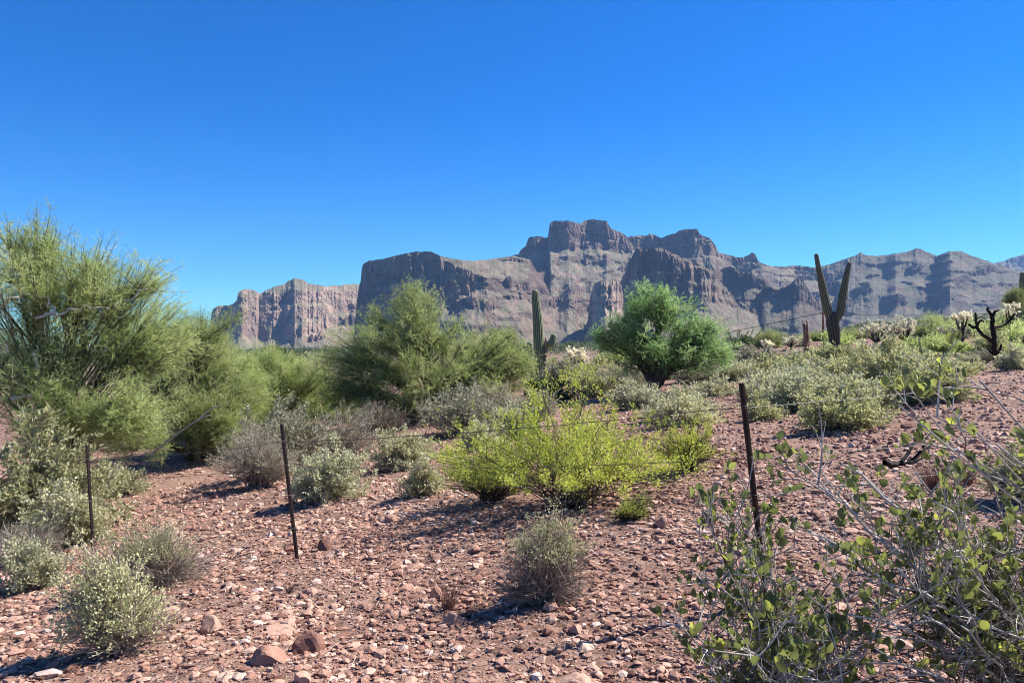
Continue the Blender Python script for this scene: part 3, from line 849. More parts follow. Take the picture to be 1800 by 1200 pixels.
T1 = tree("palo_verde_tree", "tall feathery palo verde filling the left edge of the picture", "tree", 90, 14.0,
     [(40, 520, 120, 110, 0, 1.4, 3), (-60, 560, 130, 150, .4, 1.5, 1.6), (130, 500, 100, 75, -.3, 1.1, 1.8), (200, 545, 105, 75, 0, 1.1, 1.9), (80, 435, 40, 38, 0, .5, .8),
      (200, 620, 110, 70, .2, 1.2, 2.0), (60, 650, 110, 60, -.4, 1.2, 1.6), (255, 500, 40, 36, 0, .4, .45), (215, 725, 75, 55, -.8, .6, 1.8), (90, 720, 90, 60, -.8, .8, 1.6), (290, 600, 60, 60, 0, .8, .8), (20, 420, 22, 20, 0, .3, .15), (165, 462, 45, 32, 0, .4, .7)],
     11, 'palo', 'palobark', nclump=225, spr=13, twg=11, ndl=7, trunk_r=.095, base_px=85, nst=7, up=.06, hdir=.14, tw_len=.20, clump_r=.50, bare=.1, needle=(.045, .0075))
for _pts, _r in (([(-40, 575), (5, 535), (45, 518), (85, 530), (98, 560)], .055), ([(60, 560), (110, 548), (150, 540), (190, 545)], .04), ([(20, 700), (60, 690), (70, 650), (62, 610)], .06), ([(200, 540), (235, 520), (262, 498), (280, 478)], .02)):
    _b = np.array(T1.location)
    _P = catmull(loc_pts(_pts, 13.2, _b), 6); _P[:, 1] -= .8 - .0
    _P += np.random.RandomState(3).normal(size=_P.shape) * .028
    _gg = Geo(); _gg.tubes(_P[None], (np.linspace(_r, _r * .35, len(_P)) * .72)[None], 7, .8)
    _gg.build("bare_limb", M['palebark'], T1, True)
tree("palo_verde_tree", "leaning palo verde right of the tall one, its drooping branches over the wash", "tree", 330, 19.0,
     [(335, 600, 55, 48, 0, 1.0, 1.4), (380, 610, 45, 40, .5, .9, .8), (300, 690, 85, 65, 0, 1.1, 1.8), (400, 700, 70, 60, .3, 1.0, 1.8), (345, 555, 25, 20, 0, .3, .22), (400, 765, 40, 45, -.5, .5, .6), (245, 760, 60, 55, -1.5, .6, 1.4), (310, 640, 70, 50, .3, .9, 1.2), (350, 730, 60, 60, -.4, .8, 1.2), (410, 560, 12, 12, 0, .2, .08)],
     12, 'palo', 'palobark', nclump=200, spr=11, twg=9, ndl=7, trunk_r=.09, base_px=345, nst=7, up=.08, hdir=.1, needle=(.05, .008))
tree("palo_verde_tree", "low yellowish palo verde between the leaning one and the central one", "tree", 480, 23.0,
     [(455, 660, 80, 45, 0, 1.2, 2), (520, 670, 70, 50, 0, 1.2, 1.8), (400, 640, 35, 28, 1, .7, .6), (480, 640, 70, 26, .5, .6, .8), (400, 740, 60, 35, -1, .7, .8), (560, 690, 50, 40, 0, .8, .9), (440, 700, 90, 40, -.5, .8, 1.2)],
     13, 'palo', 'palobark', nclump=240, spr=7, twg=9, ndl=5, trunk_r=.08, base_px=480, nst=6, needle=(.06, .010), tww=.008)
tree("palo_verde_tree", "broad rounded palo verde in the centre with its peak against the dark bluff", "tree", 750, 22.0,
     [(728, 556, 62, 55, 0, 1.0, 1.7), (705, 610, 100, 60, -.3, 1.4, 2.6), (800, 610, 85, 62, 0, 1.3, 2.2), (610, 620, 55, 50, 0, 1.0, 1.2), (870, 640, 70, 62, .3, 1.2, 2.0), (640, 680, 80, 45, -.5, 1.2, 1.5),
      (760, 690, 140, 50, -1.1, 1.0, 2.3), (600, 690, 60, 45, -.8, .8, 1.0), (715, 522, 25, 22, 0, .5, .3), (770, 530, 25, 18, 0, .4, .2), (660, 560, 28, 22, 0, .5, .35), (875, 600, 38, 28, 0, .6, .7), (905, 655, 42, 50, .2, .9, 1.2), (660, 640, 70, 50, -.5, 1.0, 1.0)],
     14, 'palo', 'palobark', nclump=310, spr=8, twg=9, ndl=8, trunk_r=.12, base_px=762, nst=10, up=.05, needle=(.055, .010), tww=.007, clump_r=.46, tw_len=.24)
tree("mesquite_tree", "bright green mesquite with a dark forked trunk right of centre", "tree", 1150, 23.0,
     [(1140, 540, 50, 42, 0, .9, 1.5), (1095, 590, 58, 36, 0, 1.1, 1.5), (1190, 570, 60, 38, 0, 1.1, 1.6), (1240, 605, 58, 34, .2, 1.1, 1.5), (1140, 610, 80, 36, -.6, 1.1, 1.8), (1200, 630, 85, 25, -.3, 1.1, 1.3),
      (1275, 615, 30, 24, .3, .6, .4), (1060, 600, 28, 24, .2, .6, .4), (1090, 640, 36, 22, 0, .6, .35), (1100, 562, 40, 30, 0, .8, .9), (1195, 548, 45, 26, 0, .8, .9), (1230, 580, 40, 24, 0, .8, .7), (1135, 508, 16, 12, 0, .3, .14), (1165, 515, 14, 10, 0, .3, .1)],
     15, 'mesq', 'mesqbark', nclump=150, spr=7, twg=8, ndl=9, trunk_r=.12, base_px=1150, nst=9, up=.05, needle=(.065, .019), tww=.008, tw_len=.26, clump_r=.36, bare=.0)
tree("dark_green_tree", "small dark green tree peeking over the low palo verde", "tree", 480, 30.0,
     [(485, 632, 30, 16, 0, .8, 1), (470, 650, 25, 16, 0, .8, .6)], 16, 'dkgreen', 'mesqbark', nclump=22, spr=7, twg=8, ndl=8, needle=(.09, .03), nst=4)
tree("palo_verde_tree", "loose palo verde filling the gap between the leaning one and the low yellowish one", "tree", 405, 21.0,
     [(410, 650, 55, 45, 0, 1.0, 1.5), (380, 720, 60, 50, -.4, .9, 1.4), (440, 700, 50, 45, -.3, .8, 1.1), (375, 600, 22, 18, 0, .4, .25)],
     17, 'palo', 'palobark', nclump=110, spr=10, twg=9, ndl=6, trunk_r=.08, nst=6, up=.1, needle=(.055, .009), tww=.007, tw_len=.22, clump_r=.45)
for i, (px, d, ex, ey, rx, rz_, lab) in enumerate([
        (1690, 42, 1690, 582, 66, 27, "wide green palo verde shrub behind the charred cholla"),
        (1775, 46, 1775, 580, 45, 30, "green palo verde at the right edge behind the charred cholla"),
        (1640, 48, 1640, 582, 42, 24, "small palo verde left of the wide shrub behind the charred cholla"),
        (1788, 58, 1785, 525, 16, 20, "wispy pale tree beside the saguaro at the right edge"),
        (1520, 60, 1515, 592, 45, 15, "hazy grey-green tree behind the forked saguaro"),
        (1360, 46, 1355, 605, 32, 20, "olive round tree left of the splintered cactus stump"),
        (1440, 60, 1435, 598, 34, 13, "low green tree between the stump and the forked saguaro"),
        (880, 38, 885, 605, 36, 28, "loose green tree left of the tall saguaro, partly hidden")]):
    tree("palo_verde_tree", lab, "tree", px, d, [(ex, ey, rx, rz_, 0, rx * d / FOC * .8, 1), (ex - rx * .3, ey + rz_ * .5, rx * .7, rz_ * .6, 0, 1.0, .5)], 30 + i, 'palo_far' if i not in (0, 1, 2) else 'palo', 'mesqbark',
         nclump=38, spr=7, twg=8, ndl=4, needle=(.12, .022), tww=.012, nst=5, trunk_r=.09, clump_r=.5, tw_len=.36)

# ------------------------------------------------------------------ bushes
B = [
    ('jojl', 55, 925, 330, 215, "large dull green leafy bush at the left edge by the third fence post"),
    ('silver', 130, 968, 175, 105, "silvery bush in front of the large dull green bush at left"),
    ('sage', 62, 1040, 125, 92, "small grey-green bush with dark twigs, lowest at the left edge"),
    ('sage', 215, 872, 110, 52, "low spreading pale bush right of the third fence post"),
    ('twiggy', 268, 1045, 205, 108, "dry grey twiggy bush behind the yellow-tipped one at lower left"),
    ('yellow', 215, 1172, 205, 180, "yellow-tipped twiggy bush standing alone at lower left"),
    ('grey', 490, 845, 205, 135, "tall grey leafy bush behind the middle fence post"),
    ('dry', 455, 868, 165, 120, "bare dark twiggy bush left of the middle fence post"),
    ('dry', 590, 820, 165, 105, "leafless grey twigs spreading right of the tall grey leafy bush"),
    ('sage', 572, 890, 165, 92, "pale round bush just right of the middle fence post"),
    ('silver', 712, 828, 125, 72, "silver-green round bush on the gravel left of the creosote"),
    ('silver', 742, 872, 88, 66, "small silver-green bush with shadow under it, in front of its bigger neighbour"),
    ('twiggy', 952, 1062, 172, 165, "brown twiggy bush with pale tips, alone in the foreground centre"),
    ('grey', 812, 768, 165, 85, "dull grey bush below the central palo verde"),
    ('sage', 850, 792, 95, 52, "pale low bush at the left end of the creosote"),
    ('silver', 1212, 748, 110, 52, "silvery bush behind the right lobe of the creosote"),
    ('creo', 1005, 905, 400, 228, "large bright yellow-green creosote with dark stems in the centre"),
    ('creo', 1205, 832, 120, 105, "smaller yellow-green creosote right of the large one"),
    ('creo', 865, 885, 170, 130, "yellow-green creosote spreading low at the left of the large one"),
    ('creo', 1105, 918, 60, 40, "tiny yellow-green creosote sprig before the large creosote"),
    ('dark', 962, 712, 95, 50, "dark green shaded bush at the foot of the tall saguaro"),
    ('grey', 990, 680, 90, 50, "dim grey bush right of the tall saguaro base"),
    ('sage', 1115, 722, 100, 45, "pale grey bush before the mesquite trunk"),
    ('olive', 1055, 700, 90, 48, "olive bush left of the mesquite trunk"),
    ('sage', 1025, 682, 60, 30, "small pale bush below the white cholla"),
    ('sage', 1195, 738, 120, 45, "pale mounded bush right of the mesquite trunk"),
    ('sage', 1250, 700, 75, 30, "low pale bush under the right side of the mesquite"),
    ('dry', 1255, 655, 110, 60, "brown dry brush under the right branches of the mesquite"),
    ('silver', 1328, 702, 66, 42, "whitish bush just right of the near fence post top"),
    ('olive', 1342, 737, 62, 40, "small round olive bush right of the near fence post"),
    ('olive', 1482, 762, 160, 78, "rounded olive bush with dark underside above the bare gravel at right"),
    ('sage', 1420, 722, 150, 52, "pale bush left of the rounded olive bush"),
    ('silver', 1590, 712, 75, 42, "small blue-grey bush at the edge of the gravel on the right"),
    ('olive', 1640, 712, 130, 62, "straw-green bush beside the small blue-grey one"),
    ('olive', 1560, 690, 170, 75, "broad yellow-olive bush in the thicket on the right"),
    ('olive', 1490, 655, 130, 52, "yellow-olive bush at the foot of the forked saguaro"),
    ('sage', 1400, 690, 130, 45, "pale green bush in the thicket left of the yellow-olive one"),
    ('grey', 1340, 655, 110, 48, "grey-green bush below the ocotillo"),
    ('grey', 1395, 650, 90, 34, "grey-green bush below the splintered stump"),
    ('sage', 1445, 672, 95, 36, "pale bush in the thicket under the forked saguaro"),
    ('grey', 1540, 640, 90, 32, "grey bush beneath the twin white chollas"),
    ('olive', 1600, 650, 100, 38, "olive bush right of the twin white chollas"),
    ('sage', 1700, 655, 60, 32, "pale small bush left of the charred cholla base"),
    ('sage', 1782, 655, 70, 42, "pale bush right of the charred cholla base"),
    ('grey', 1725, 640, 60, 22, "flat grey bush behind the charred cholla base"),
    ('palo', 1650, 628, 110, 34, "bright green shrub left of the charred cholla"),
    ('palo', 1790, 632, 60, 30, "bright green shrub at the right edge behind the charred cholla"),
    ('palo', 520, 742, 120, 62, "yellow-green shrub before the central palo verde's left side"),
    ('palo', 440, 745, 80, 60, "yellow-green shrub left of the tall grey leafy bush"),
    ('grey', 700, 745, 120, 50, "shaded grey brush under the central palo verde"),
    ('grey', 870, 735, 90, 55, "grey brush under the right side of the central palo verde"),
    ('dry', 370, 805, 130, 50, "dead brush under the leaning palo verde"),
    ('dry', 150, 800, 150, 60, "dead brush under the tall palo verde at left"),
    ('dry', 265, 790, 110, 50, "dead brown brush between the two palo verdes at left"),
    ('olive', 1075, 668, 60, 30, "little olive bush behind the left of the mesquite trunk"),
    ('olive', 960, 655, 70, 30, "yellowish bush behind the tall saguaro"),
    ('dark', 1160, 668, 120, 36, "dim bush behind the mesquite trunk"),
    ('sage', 905, 775, 110, 62, "pale bush between the central palo verde and the big creosote"),
    ('dry', 665, 765, 120, 50, "dead grey brush left of the bare patch under the central palo verde"),
    ('palo', 780, 735, 130, 60, "green shrub under the middle of the central palo verde"),
    ('palo', 600, 745, 120, 62, "green shrub under the left side of the central palo verde"),
    ('grey', 935, 745, 95, 55, "grey bush behind the left tip of the big creosote"),
    ('sage', 1290, 672, 90, 36, "pale bush under the ocotillo, right of the mesquite"),
    ('olive', 1375, 668, 110, 44, "olive bush behind the near post, below the tiny white cholla"),
    ('olive', 1440, 650, 110, 38, "olive bush touching the splintered stump"),
    ('yellow', 1530, 668, 130, 52, "yellow-flowering low shrub in the thicket right of the forked saguaro"),
    ('sage', 1610, 690, 120, 50, "pale green bush at the right end of the thicket"),
    ('olive', 1650, 668, 110, 42, "olive bush before the green shrub left of the charred cholla"),
    ('sage', 1510, 720, 130, 50, "pale dry bush just behind the rounded olive bush"),
    ('sage', 1370, 705, 110, 40, "pale bush right of the whitish one by the near post"),
    ('grey', 1235, 672, 110, 44, "grey brush under the hanging branches of the mesquite"),
    ('grey', 1095, 690, 110, 44, "grey brush left of the mesquite trunk"),
    ('olive', 1745, 622, 90, 34, "olive bush behind the arms of the charred cholla"),
    ('dry', 40, 1000, 150, 70, "dead twigs under the silvery bush at the left edge"),
    ('grey', 330, 770, 110, 60, "grey brush below the drooping palo verde branches"),
    ('jojl', 1790, 900, 120, 110, "dark shaded bush at the right edge behind the jojoba"),
]
for i, (k, px, py, w, h, lab) in enumerate(B):
    bush(k, px, py, w, h, lab, 100 + i, depth=(10.9 if px == 55 else None), maxl={'creo': 15000, 'jojl': 9000}.get(k, 9000 if py > 780 else 6500))
# thicket rows too far away to tell apart
rb = np.random.RandomState(5)
far_sp = []
for i in range(70):
    px = rb.uniform(930, 1850) if i < 40 else rb.uniform(360, 930)
    d = rb.uniform(30, 62)
    k = ('sage', 'olive', 'grey', 'palo', 'grey', 'dark')[rb.randint(0, 6)]
    w = rb.uniform(1.0, 2.0) * FOC / d; h = w * rb.uniform(.28, .42)
    far_sp.append((k, px, d, w, h))
WORD = {'sage': 'pale grey-green', 'olive': 'olive-yellow', 'grey': 'grey', 'palo': 'bright green', 'dark': 'dark green'}
for i, (k, px, d, w, h) in enumerate(far_sp):
    if 1690 < px < 1790 and d < 35: continue
    bush(k, px, 0, w, h, "small %s desert shrub in the far thicket behind the named bushes" % WORD[k], 300 + i, "%s shrubs of the far thicket" % WORD[k], depth=d, maxl=1900)

# distant scrub on the flats
def scrub():
    r = np.random.RandomState(9)
    n = 9000
    d = 75 * (2400 / 75.) ** (r.rand(n) ** .75)
    a = np.radians(r.uniform(-42, 42, n))
    x = np.sin(a) * d; y = np.cos(a) * d
    keep = pn(x / 60, y / 60, 1.5) > -.25
    x, y, d = x[keep], y[keep], d[keep]; n = len(x)
    z = terrain(x, y, False)
    g = Geo()
    s = r.uniform(.5, 1.5, n) * (1 + (r.rand(n) < .15) * 1.0)
    k = 26
    ii = np.repeat(np.arange(n), k)
    o = rdir(r, n * k) * (r.rand(n * k, 1) ** .4); o[:, 2] = np.abs(o[:, 2]) * .9
    Bp = np.stack([x, y, z], 1)[ii] + o * s[ii][:, None] * np.array([1.1, 1.1, 1])
    g.leaves(Bp, unit(o + rdir(r, n * k) * .6 + np.array([0, 0, .3])), rdir(r, n * k), np.clip(s[ii] * .6, .1, np.maximum(.16, d[ii] * .0022)), np.clip(s[ii] * .35, .06, np.maximum(.08, d[ii] * .0013)), np.clip(np.repeat(r.rand(n), k) * .8 + r.rand(n * k) * .2, 0, 1))
    o_ = g.build("desert_scrub", M['scrub'])
    tag(o_, "distant desert scrub covering the flats up to the mountain foot", kind='stuff')
scrub()

# ------------------------------------------------------------------ cacti
def cactus_mat(name, body_a, body_b, ridge):
    m, t, out = nt(name)
    at = N(t, "Attribute", attribute_name="tint")
    tc = N(t, "TexCoord")
    n = noise_tex(t, tc.outputs['Object'], 5, 5, .6)
    n2 = noise_tex(t, tc.outputs['Object'], 40, 2, .6)
    c = ramp(t, n, [(.35, body_a), (.62, body_b)])
    f = mth(t, 'MULTIPLY', ramp(t, at.outputs['Fac'], [(.6, (0, 0, 0)), (.95, (1, 1, 1))]), mth(t, 'ADD', mth(t, 'MULTIPLY', n2, .9), .15))
    c = mixc(t, f, c, ridge)
    p = N(t, "BsdfPrincipled"); p.inputs['Roughness'].default_value = .7
    t.links.new(c, p.inputs['Base Color']); t.links.new(p.outputs[0], out.inputs[0])
    return m
M['sag'] = cactus_mat("saguaro_skin", (.055, .085, .03), (.10, .135, .05), (.38, .36, .22))
M['sagb'] = cactus_mat("weathered_saguaro_skin", (.05, .052, .026), (.09, .085, .042), (.26, .22, .13))
M['sagd'] = cactus_mat("dark_saguaro_skin", (.018, .018, .012), (.04, .036, .02), (.15, .13, .085))  # darker skin tone, used on the forked saguaro's trunk

def ribbed(name, path, rad, mat, parent, nrib=14, depth=.13, k=8, seed=0, dome=True):
    """path rows (x,y,z), rad per row; a ribbed cactus column with a round top"""
    Q = catmull(np.column_stack([np.asarray(path, float), rad]), k)
    P, R_ = Q[:, :3], Q[:, 3].copy()
    if dome:
        d = unit(P[-1] - P[-2])
        e = R_[-1]
        extra = np.array([P[-1] + d * e * math.sin(a) for a in np.linspace(.25, 1.5, 5)])
        er = np.array([e * math.cos(a) for a in np.linspace(.25, 1.5, 5)])
        P = np.vstack([P, extra]); R_ = np.concatenate([R_, er])
    n = len(P)
    D = unit(np.gradient(P, axis=0))
    a = unit(np.cross(D, np.array([0, 1., 0.]) + 0 * D)); b = np.cross(D, a)
    m = nrib * 4
    th = np.arange(m) * 2 * np.pi / m
    rib = np.abs(np.cos(th * nrib / 2)) ** .8
    lump = 1 + .05 * fbm(P[:, 2] * 2.2 + seed, np.full(n, seed * 1.), np.zeros(n), 2)
    rr = (R_ * lump)[:, None] * (1 - depth + depth * 1.4 * rib[None])
    V = P[:, None] + rr[..., None] * (a[:, None] * np.cos(th)[None, :, None] + b[:, None] * np.sin(th)[None, :, None])
    i = np.arange(n - 1)[:, None] * m; j = np.arange(m)[None]; j2 = (j + 1) % m
    A_, B_, C_, D_ = i + j, i + j2, i + m + j2, i + m + j
    F = np.concatenate([np.stack([A_, B_, C_], -1).reshape(-1, 3), np.stack([A_, C_, D_], -1).reshape(-1, 3)])
    g = Geo(); g.add(V.reshape(-1, 3), F, np.tile(rib, n))
    return g.build(name, M[mat], parent, True)

def at_depth(px, d):
    x = (px - 900) / FOC * d
    return (x, d, tz(x, d))

b = at_depth(951, 32); m_ = 32 / FOC
r_ = empty("saguaro", b); tag(r_, "tall single saguaro with one short upturned arm, left of the mesquite", "saguaro")
ribbed("trunk", [(0, 0, -.1)] + loc_pts([(950, 660), (949, 630), (947, 600), (945, 560), (942, 530), (941, 514)], 32, b), [7.5 * m_, 8.2 * m_, 8.6 * m_, 9 * m_, 8.2 * m_, 6.8 * m_, 5.5 * m_], 'sag', r_, 16)
ribbed("arm", loc_pts([(953, 607), (960, 607), (967, 604), (971, 598), (973, 591)], 32, b, [0, -.1, -.15, -.15, -.15]), [.08, .11, .135, .135, .12], 'sag', r_, 12)
ribbed("dead_arm", loc_pts([(957, 603), (960, 600), (959, 594)], 32, b), [.05, .05, .03], 'deadwood', r_, 8)
ribbed("dead_arm", loc_pts([(960, 608), (961, 618), (959, 628)], 32, b, [-.1, -.2, -.2]), [.05, .05, .045], 'deadwood', r_, 8)
ribbed("dead_trunk", [(.16, -.12, -.1)] + loc_pts([(958, 650), (956, 620), (955, 610)], 32, b, [-.12, -.1, -.05]), [.09, .09, .08, .05], 'sagb', r_, 10)

b = at_depth(1467, 39); m_ = 39 / FOC
r_ = empty("saguaro", b); tag(r_, "forked saguaro with two tall raised arms making a Y against the mountains", "saguaro")
ribbed("trunk", [(0, 0, -.2)] + loc_pts([(1467, 610), (1467, 590), (1464, 570), (1462, 556)], 39, b), [8 * m_, 8.5 * m_, 9.5 * m_, 10.5 * m_, 9 * m_], 'sagd', r_, 15)
ribbed("arm", loc_pts([(1461, 568), (1455, 545), (1450, 524), (1444, 495), (1438, 466), (1435, 449)], 39, b, [0, 0, .05, .05, .05, .05]), [5 * m_, 7.2 * m_, 7 * m_, 5.8 * m_, 4.2 * m_, 3.4 * m_], 'sagb', r_, 13, seed=2)
ribbed("arm", loc_pts([(1466, 572), (1472, 558), (1478, 545), (1481, 525), (1485, 500), (1490, 475), (1493, 464)], 39, b, [0, -.1, -.1, -.1, -.1, -.1, -.1]), [4 * m_, 6.5 * m_, 7.2 * m_, 7 * m_, 5.8 * m_, 4.3 * m_, 3.6 * m_], 'sagb', r_, 13, seed=4)

for px, top, d, r0, lab in [(932, 601, 46, .23, "short saguaro half hidden by the trees left of the tall saguaro"),
                            (1798, 478, 62, .27, "tall plain saguaro cut by the right edge of the picture"),
                            (1738, 561, 55, .26, "small saguaro poking out of the green shrubs by the charred cholla")]:
    b = at_depth(px, d)
    r_ = empty("saguaro", b); tag(r_, lab, "saguaro")
    zt = 1.6 + (600 - top) / FOC * d - b[2]
    ribbed("trunk", [(0, 0, -.2), (0, 0, zt * .3), (0, 0, zt * .7), (0, 0, zt - r0 * .8)], [r0 * .9, r0, r0, r0 * .8], 'sag', r_, 14, seed=px % 7)

def stick_thing(name, label, cat, base, polys, mat, m=7, group=None, part="branch", first="trunk"):
    """each polyline: (points local, r0, r1) -> a part"""
    r_ = empty(name, base); tag(r_, label, cat, group)
    for i, (pts, ra, rb_) in enumerate(polys):
        P = catmull(pts, 6)
        rs = np.random.RandomState(len(pts) * 7 + i)
        P[1:-1] += rs.normal(size=(len(P) - 2, 3)) * ra * .12
        R_ = np.linspace(ra, rb_, len(P)) * (1 + rs.normal(size=len(P)) * .06)
        R_[-1] *= .5
        g = Geo(); g.tubes(P[None], R_[None], m, .5)
        g.build(first if i == 0 else part, M[mat], r_, True)
    return r_

b = at_depth(1751, 25); L = lambda pts, dy=None: loc_pts(pts, 25, b, dy)
stick_thing("charred_cholla", "black burnt cholla skeleton with curled bare arms near the right edge", "cactus", b, [
    ([(0, 0, -.1)] + L([(1750, 630), (1748, 610), (1747, 590), (1745, 570), (1744, 553)]), .10, .065),
    (L([(1745, 600), (1736, 594), (1728, 589), (1721, 581), (1717, 576), (1709, 574), (1702, 569)], [0, -.1, -.15, -.15, -.15, -.2, -.2]), .065, .04),
    (L([(1718, 579), (1716, 565), (1714, 549)], [-.15] * 3), .05, .035),
    (L([(1718, 577), (1720, 567), (1725, 563), (1729, 566)], [-.15, -.1, -.1, -.1]), .045, .028),
    (L([(1746, 576), (1756, 574), (1766, 570), (1777, 561), (1785, 550)], [0, .1, .2, .2, .2]), .055, .03),
    (L([(1744, 556), (1740, 549), (1736, 545), (1737, 539)], [0] * 4), .055, .035),
    (L([(1745, 554), (1750, 547), (1757, 545)], [0] * 3), .05, .03),
    (L([(1752, 622), (1757, 616), (1761, 605)], [0, -.1, -.1]), .055, .035),
    (L([(1748, 622), (1741, 618), (1735, 611)], [0, .1, .1]), .05, .025),
], 'black')

b = at_depth(1416, 36); L = lambda pts, dy=None: loc_pts(pts, 36, b, dy)
stick_thing("cactus_stump", "splintered reddish-brown dead cactus ribs standing left of the forked saguaro", "dead cactus", b, [
    ([(0, 0, -.2)] + L([(1416, 605), (1415, 585), (1413, 568)]), .12, .07),
    ([(.12, 0, -.2)] + L([(1420, 600), (1419, 575), (1418, 562)]), .07, .03),
    (L([(1414, 590), (1412, 570), (1409, 561)], [-.05] * 3), .03, .015)], 'deadwood', part="rib")

def cholla(px, d, w, h, label, seed, arms=7, group=None):
    r = np.random.RandomState(seed)
    b = at_depth(px, d)
    root = empty("cholla", b); tag(root, label, "cactus", group)
    W = w * d / FOC; H = h * d / FOC
    g = Geo(); f = Geo()
    st = np.zeros((arms, 3)); st[:, 2] = H * r.uniform(.15, .4, arms)
    th = np.arange(arms) * 2 * np.pi / arms + r.uniform(-.4, .4, arms)
    rad = W * .5 * r.uniform(.35, .85, arms)
    en = np.stack([np.cos(th) * rad, np.sin(th) * rad * .8, H * r.uniform(.6, .88, arms)], 1)
    c = (st + en) / 2; c[:, :2] *= 1.5; c[:, 2] -= H * .05
    g.tubes(bez(np.array([[0, 0, -.1]]), np.array([[.03, 0, H * .3]]), np.array([[0, 0, H * .6]]), 6), np.linspace(.065, .04, 6)[None], 7, .3)
    g.tubes(bez(st, c, en, 6), np.linspace(.045, .03, 6)[None] * np.ones((arms, 1)), 5, r.rand(arms))
    g.build("trunk", M['darktwig'], root, True)
    # spiny joints at the ends
    nj = arms * 13
    ji = np.repeat(np.arange(arms), 13)
    jb = en[ji] + r.normal(size=(nj, 3)) * W * .10
    jd = unit(rdir(r, nj) + np.array([0, 0, .9]))
    jl = r.uniform(.10, .2, nj)[:, None]
    P = np.stack([jb, jb + jd * jl * .5, jb + jd * jl], 1)
    f.tubes(P, np.array([[.022, .03, .018]]) * np.ones((nj, 1)), 5, r.uniform(.1, .7, nj))
    ns = nj * 42
    si = np.repeat(np.arange(nj), 42)
    B_ = jb[si] + jd[si] * jl[si] * r.rand(ns, 1)
    f.leaves(B_, rdir(r, ns) + np.array([0, 0, .2]), rdir(r, ns), .085, .022, r.rand(ns))
    f.build("spiny_joints", M['spine'], root, kind='stuff')
    return root
cholla(1016, 34, 46, 50, "white-headed cholla with dark trunk between the tall saguaro and the mesquite", 1, 9)
cholla(1540, 36, 58, 46, "spreading white cholla, left one of the pair right of the forked saguaro", 2, 9)
cholla(1588, 36, 56, 42, "white cholla with one raised arm, right one of the pair by the forked saguaro", 3, 8)
cholla(1390, 40, 26, 20, "small white cholla left of the splintered cactus stump", 4, 5)
cholla(1348, 41, 22, 16, "tiny white cholla right of the ocotillo", 5, 4)
cholla(1692, 38, 30, 52, "white cholla heads poking above the shrubs left of the charred cholla", 6, 6)
cholla(1776, 44, 30, 56, "white cholla behind the right arm of the charred cholla", 7, 5)

def ocotillo():
    r = np.random.RandomState(4)
    b = at_depth(1298, 33)
    root = empty("ocotillo", b); tag(root, "ocotillo with thin green whips right of the mesquite crown", "ocotillo")
    for i in range(13):
        a = r.uniform(-.55, .75); bdy = r.uniform(-.4, .4); L_ = r.uniform(.9, 1.75)
        P = catmull([(r.normal() * .04, r.normal() * .04, -.05), (a * .35 * L_, bdy * .3, L_ * .5), (a * .85 * L_ + r.normal() * .05, bdy * .6, L_ * .95)], 7)
        g = Geo(); g.tubes(P[None], np.linspace(.022, .012, len(P))[None], 5, .4)
        n = 120
        q = P[r.randint(1, len(P), n)] + r.normal(size=(n, 3)) * .02
        g.leaves(q, rdir(r, n) + np.array([0, 0, .5]), rdir(r, n), .07, .03, r.rand(n))
        g.build("whip", M['fleaf'], root)
ocotillo()

b = at_depth(1628, 30); L = lambda pts, dy=None: loc_pts(pts, 30, b, dy)
stick_thing("dead_branch", "pale curved dead branch between the white chollas and the charred cholla", "dead branch", b, [
    (L([(1628, 622), (1620, 610), (1615, 598), (1619, 592)]), .035, .02), (L([(1625, 617), (1636, 610), (1644, 606)]), .03, .015), (L([(1640, 622), (1646, 613), (1653, 610)]), .04, .02)], 'twig')
b = at_depth(1592, 8.4); L = lambda pts, dy=None: loc_pts(pts, 8.4, b, dy)
stick_thing("charred_branch", "black forked stick leaning on the gravel before the jojoba at right", "dead branch", b, [
    (L([(1585, 812), (1600, 790), (1612, 768), (1622, 748), (1626, 735)], [0, .1, .2, .3, .35]), .022, .009), (L([(1600, 815), (1618, 795), (1635, 782), (1648, 766)], [0, .1, .2, .3]), .024, .01),
    (L([(1622, 787), (1627, 772), (1640, 755)], [.1, .1, .2]), .014, .006), (L([(1555, 812), (1578, 818), (1604, 812)], [-.1, 0, 0]), .035, .02)], 'black')
for pts, d, lab, mt in [
        ([(265, 800), (300, 770), (345, 740), (372, 728)], 13.5, "pale fallen branch propped under the leaning palo verde", 'palebark'),
        ([(365, 818), (420, 800), (460, 785), (500, 778)], 15.5, "dark fallen branch lying right of the wash under the palo verde", 'darktwig'),
        ([(360, 918), (380, 912), (402, 905), (415, 908)], 7.6, "short dark stick on the gravel left of the middle fence post", 'darktwig')]:
    bx = (pts[0][0] - 900) / FOC * d; b = (bx, d, tz(bx, d))
    Lp = loc_pts(pts, d, b)
    if d == 7.6: Lp = [(p[0], p[1], .02) for p in Lp]
    k_ = d / 13.
    mid = Lp[len(Lp) // 2]
    br = [mid, (mid[0] + .25 * k_, mid[1] + .1, mid[2] + .22 * k_), (mid[0] + .55 * k_, mid[1] + .1, mid[2] + .3 * k_)]
    stick_thing("dead_branch", lab, "dead branch", b, [(Lp, .026 * k_, .008 * k_), (br, .012 * k_, .004 * k_)], mt, part="twig", first="limb")

